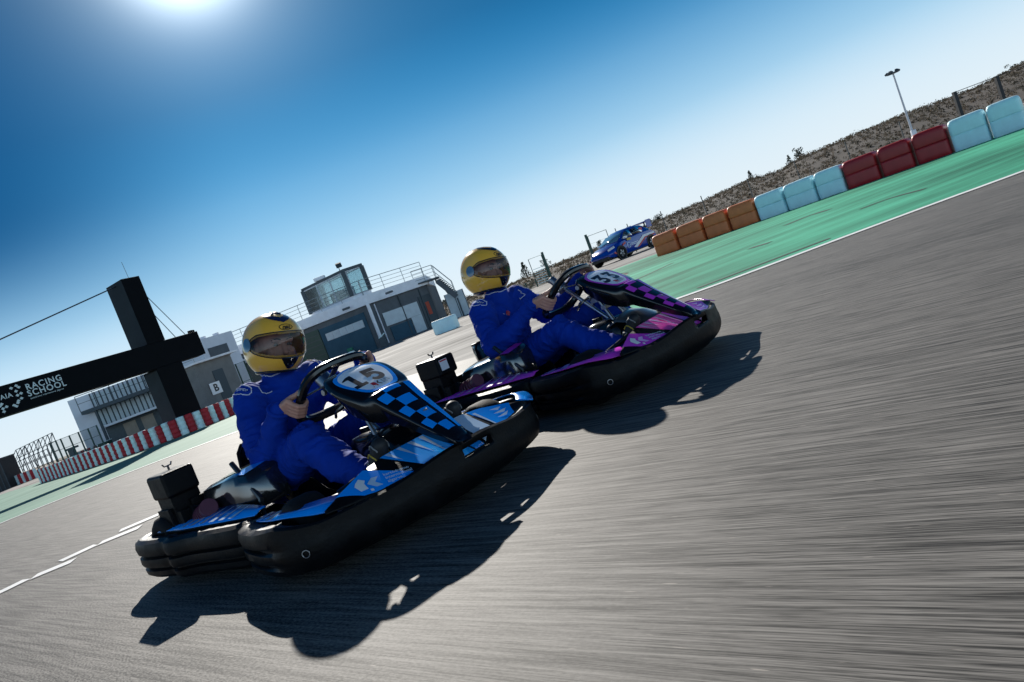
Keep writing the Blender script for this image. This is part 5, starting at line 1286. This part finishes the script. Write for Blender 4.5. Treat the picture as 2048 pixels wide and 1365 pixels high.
def leafy(mb, c, rx, rz, n, leaf, rnd, mi=0):
    for _ in range(n):
        while True:
            q = V((rnd.uniform(-1, 1), rnd.uniform(-1, 1), rnd.uniform(-1, 1)))
            if q.length < 1: break
        p = V(c) + V((q.x * rx, q.y * rx, q.z * rz)); a_ = V((rnd.gauss(0, 1), rnd.gauss(0, 1), rnd.gauss(0, 1))).normalized(); b_ = a_.orthogonal().normalized(); c_ = a_.cross(b_); l_ = leaf * rnd.uniform(.6, 1.3)
        mb.add([p - b_ * l_ - c_ * l_ * .35, p + b_ * l_ - c_ * l_ * .35, p + b_ * l_ * .8 + c_ * l_ * .5, p - b_ * l_ * .7 + c_ * l_ * .5], [(0, 1, 2, 3)], mi)
rnd = random.Random(5)
SCR = [mat('scrub_olive', (.075, .066, .048), .9), mat('scrub_brown', (.10, .08, .06), .9), mat('scrub_dark', (.05, .046, .036), .9)]
for m_ in SCR:
    nt_ = m_.node_tree; tl_ = nt_.nodes.new('ShaderNodeBsdfTranslucent'); tl_.inputs[0].default_value = nt_.nodes['Principled BSDF'].inputs['Base Color'].default_value
    mx_ = nt_.nodes.new('ShaderNodeMixShader'); mx_.inputs[0].default_value = .5
    nt_.links.new(nt_.nodes['Principled BSDF'].outputs[0], mx_.inputs[1]); nt_.links.new(tl_.outputs[0], mx_.inputs[2]); nt_.links.new(mx_.outputs[0], nt_.nodes['Material Output'].inputs[0])
mb = MB()
for _ in range(5200):
    x_ = rnd.uniform(-14, 88); y_ = HY0 + (HY1 - HY0 + 2) * rnd.random() ** .8
    if abs(x_ / y_) > .95 or x_ / y_ < -.14: continue
    r_ = rnd.uniform(.10, .34) * (1.6 if rnd.random() < .08 else 1); leafy(mb, (x_, y_, hill_z(x_, y_) + r_ * .45), r_ * 1.15, r_ * .75, 14, .075, rnd, rnd.choice((0, 0, 1, 1, 2)))
tag(mb.build('scrub', SCR, None), kind='stuff')
# single trees standing clear of the crest
TRK = mat('bark', (.06, .045, .035), .9); PINE = mat('pine_needles', (.025, .045, .022), .9)
def tree(label, px, py, Y, h, kind, group='small trees on the hill crest'):
    q = at(px, py, Y); z0 = q.z - h; o = thing('pine_tree' if kind != 'palm' else 'palm_tree', label, 'tree', (q.x, q.y, z0), group=group)
    mb = MB(); mb.tube([(0, 0, -.4), (.03 * h, 0, h * .45), (.01, 0, h * .9)], [.05 * h, .035 * h, .012 * h], 7); mb.build('trunk', TRK, o)
    mb = MB(); r_ = random.Random(int(px))
    if kind == 'pine':
        for k in range(9):
            t = k / 8; rad = h * .26 * (1 - t) + .06 * h
            for s_ in range(4): a_ = r_.uniform(0, 6.3); leafy(mb, (rad * .6 * math.cos(a_), rad * .6 * math.sin(a_), h * (.28 + .72 * t)), rad * .6, h * .06, 16, h * .035, r_)
    elif kind == 'umbrella':
        for k in range(14):
            a_ = r_.uniform(0, 6.3); d_ = r_.uniform(0, .42) * h; leafy(mb, (d_ * math.cos(a_), d_ * math.sin(a_), h * r_.uniform(.62, .98)), h * .17, h * .10, 30, h * .034, r_)
    else:
        for k in range(12): a_ = r_.uniform(0, 6.3); d_ = r_.uniform(.0, .3) * h; leafy(mb, (d_ * math.cos(a_), d_ * math.sin(a_), h * r_.uniform(.55, 1.0)), h * .14, h * .12, 26, h * .04, r_)
    mb.build('crown', PINE, o)
tree('small slim pine on the crest left of the slatted gate', 1044, 527, 90, 2.1, 'pine')
tree('rounded bushy tree right behind the slatted gate post', 1090, 520, 88, 1.7, 'bush')
tree('low spiky tree seen through the wire gate frame', 1198, 484, 90, 1.9, 'bush')
tree('small dark tree right above the car spoiler', 1311, 431, 91, 2.4, 'umbrella')
tree('lone bushy tree on the crest above the white barrier blocks', 1592, 297, 91, 2.2, 'bush')
tree('smaller tree on the crest just left of the lone bushy tree', 1575, 312, 91, 1.5, 'pine')
tree('tiny pine on the crest above the orange blocks', 1497, 343, 91, 1.5, 'pine')
tree('spreading tree at the top right corner above the fence', 2027, 127, 91, 2.2, 'umbrella')
tree('umbrella pine seen beneath the outside stair', 884, 600, 86, 2.6, 'umbrella')

# ------------------------------------------------------------------ parked race car
CARB = mat('car_blue', (.002, .045, .34), .22, coat=.8, var=.05)
CGLASS = glass_mat('car_glass', (.02, .025, .03), (.30, .36, .40)); CARBLK = mat('car_black', (.01, .01, .012), .4); LAMP = mat('headlamp', (.7, .72, .75), .1, coat=.6)
fwheel, rwheel = xy(1233.7, 521, 38.6), xy(1296.6, 498.5, 40.4)
dirc = (fwheel - rwheel).normalized(); wb_ = (fwheel - rwheel).length; ks = wb_ / 2.62
car = thing('race_car', 'blue race hatchback with red accents and a rear wing parked behind the orange blocks', 'car', (0, 0, 0))
lft = V((-dirc.y, dirc.x, 0)); trk = .78 * ks
side_cam = lft if lft.y < 0 else -lft                         # the flank facing the camera
cbase = (fwheel + rwheel) / 2 - side_cam * trk
cbase = cbase + V((.32, .1, 0)); ks *= .96; car.location = cbase; car.rotation_euler = (0, 0, math.atan2(dirc.y, dirc.x)); car.scale = (ks, ks, ks)
cs = [(-2.02, .42, .62, .66, .78), (-1.95, .28, .82, .80, .80), (-1.55, .20, .98, .86, .84), (-1.0, .18, 1.0, .88, .84), (-.3, .18, .98, .89, .85), (.5, .18, .95, .89, .84), (.95, .18, .93, .88, .82), (1.45, .20, .85, .86, .78), (1.8, .24, .74, .82, .70), (2.0, .30, .62, .70, .58), (2.08, .36, .52, .55, .45)]
rings = []
for x_, zl, zu, wl_, wu in cs:
    rings.append([V((x_, y_, z_)) for y_, z_ in [(-wl_ * .92, zl), (-wl_, zl + .1), (-wl_, (zl + zu) / 2), (-wu, zu - .06), (-wu * .85, zu), (0, zu + .03), (wu * .85, zu), (wu, zu - .06), (wl_, (zl + zu) / 2), (wl_, zl + .1), (wl_ * .92, zl)]])
mb = MB(); mb.loft(rings); mb.build('body', CARB, car, angle=45)
rf = [(-1.75, 1.02, .66, .96), (-1.25, 1.34, .60, .96), (-.6, 1.44, .60, .96), (.0, 1.43, .60, .95), (.45, 1.28, .62, .94), (1.15, .93, .66, .90)]
mb = MB(); mb.loft([[V((x_, -.78, zb2)), V((x_, -w_, z_ - .05)), V((x_, -w_ * .85, z_)), V((x_, 0, z_ + .03)), V((x_, w_ * .85, z_)), V((x_, w_, z_ - .05)), V((x_, .78, zb2))] for x_, z_, w_, zb2 in rf]); cabin = mb.build('cabin', CARB, car, angle=45)
for s_ in (-1, 1):
    for x0, x1, xt0, xt1 in ((-.95, -.12, -.85, -.12), (-.04, .86, -.04, .36)):
        mb = MB(); mb.add([(x0, s_ * .792, .99), (x1, s_ * .785, .97), (xt1, s_ * .652, 1.30), (xt0, s_ * .632, 1.36)], [(0, 1, 2, 3)]); mb.build('side_window', CGLASS, car, solid=.01)
mb = MB(); mb.add([(1.12, -.66, .97), (1.12, .66, .97), (.44, .56, 1.315), (.44, -.56, 1.315)], [(0, 1, 2, 3)]); mb.build('windscreen', mat('car_screen', (.10, .2, .28), .06, coat=.8), car, solid=.012)
for x_, s_ in ((1.31, -1), (1.31, 1), (-1.31, -1), (-1.31, 1)):
    o = thing('wheel', None, None); o.parent = car; o.location = (x_, s_ * .80, .31)
    mb = MB(); mb.lathe([(.19, -.11), (.29, -.11), (.31, -.07), (.31, .07), (.29, .11), (.19, .11)], axis='y', seg=30); mb.build('tyre', RUBBER, o)
    mb = MB(); mb.lathe([(.03, s_ * .08), (.05, s_ * .085), (.05, s_ * .07), (.19, s_ * .06), (.19, -.1)], axis='y', seg=24)
    for q in range(5): a_ = 2 * PI * q / 5; mb.beam((.04 * math.cos(a_), s_ * .10, .04 * math.sin(a_)), (.19 * math.cos(a_), s_ * .09, .19 * math.sin(a_)), .05, .03, up=V((0, 1, 0)))
    mb.build('rim', ALLOY, o)
    mb = MB(); mb.tube([(x_ + .37 * math.cos(a_), s_ * .885, .31 + .37 * math.sin(a_)) for a_ in [PI * (-.05 + 1.1 * k / 14) for k in range(15)]], .035, 6); mb.build('wheel_arch', CARBLK, car)
    mb = MB(); mb.cyl((x_, s_ * .86, .31), (x_, s_ * .893, .31), .355, 28); mb.build('arch_well', CARBLK, car)
for s_ in (-1, 1):
    mb = MB(); mb.add([(1.62, s_ * .80, .68), (1.98, s_ * .60, .60), (1.95, s_ * .58, .70), (1.60, s_ * .74, .78)], [(0, 1, 2, 3)]); mb.build('headlight', LAMP, car, solid=.05)
    mb = MB(); mb.box((.72, s_ * .92, 1.0), (.16, .2, .12)); mb.build('mirror', WHITEP, car, bevel=.03)
    mb = MB(); mb.box((-1.85, s_ * .66, 1.30), (.42, .03, .42)); mb.build('wing_end_plate', CARB, car)
    f_ = s_ * .897
    for nm, poly, m in (('red_flash', [(.80, .70), (1.10, .62), (1.06, .72), (.82, .80)], REDPR), ('red_flash', [(1.72, .34), (1.90, .40), (1.86, .5), (1.74, .44)], REDPR), ('red_patch', [(-1.05, 1.02), (-.80, 1.02), (-.80, 1.22), (-1.05, 1.22)], REDPR),
                        ('yellow_sticker', [(.28, .80), (.62, .80), (.62, .92), (.28, .92)], mat('sticker_yellow', (.65, .42, .08), .5)), ('white_stripe', [(-1.75, .80), (-.75, .80), (.25, .36), (.02, .30), (-.85, .68), (-1.75, .70)], WHITEP), ('red_stripe', [(-1.75, .70), (-.85, .68), (.02, .30), (-.2, .30), (-.92, .62), (-1.75, .64)], REDPR)):
        mb = MB(); sl = .16 if nm == 'red_patch' else 0
        mb.add([(x_, f_ - s_ * sl if sl else f_, z_) for x_, z_ in poly], [tuple(range(len(poly)))]); mb.build(nm, m, car)
    mb = MB(); mb.tube([(.62 + .13 * math.cos(2 * PI * q / 18), f_, .56 + .13 * math.sin(2 * PI * q / 18)) for q in range(18)], .022, 5, True); mb.build('ring_emblem', PALEP, car)
    for z_, l_ in ((.60, .62), (.52, .5)): mb = MB(); mb.box((.40 - l_ / 2, f_, z_), (l_, .004, .035)); mb.build('faint_print', PALEP, car)
mb = MB(); mb.box((-1.88, 0, 1.42), (.36, 1.32, .05), M.Rotation(-.15, 3, 'Y')); mb.build('rear_wing', CARB, car, bevel=.015)
for s_ in (-.4, .4): mb = MB(); mb.box((-1.82, s_, 1.2), (.1, .03, .42)); mb.build('wing_strut', CARBLK, car)
mb = MB(); mb.box((2.05, 0, .30), (.14, 1.2, .16)); mb.build('lower_grille', CARBLK, car, bevel=.03)
mb = MB(); mb.box((.1, 0, .17), (2.2, 1.7, .06)); mb.build('side_skirt', CARBLK, car)
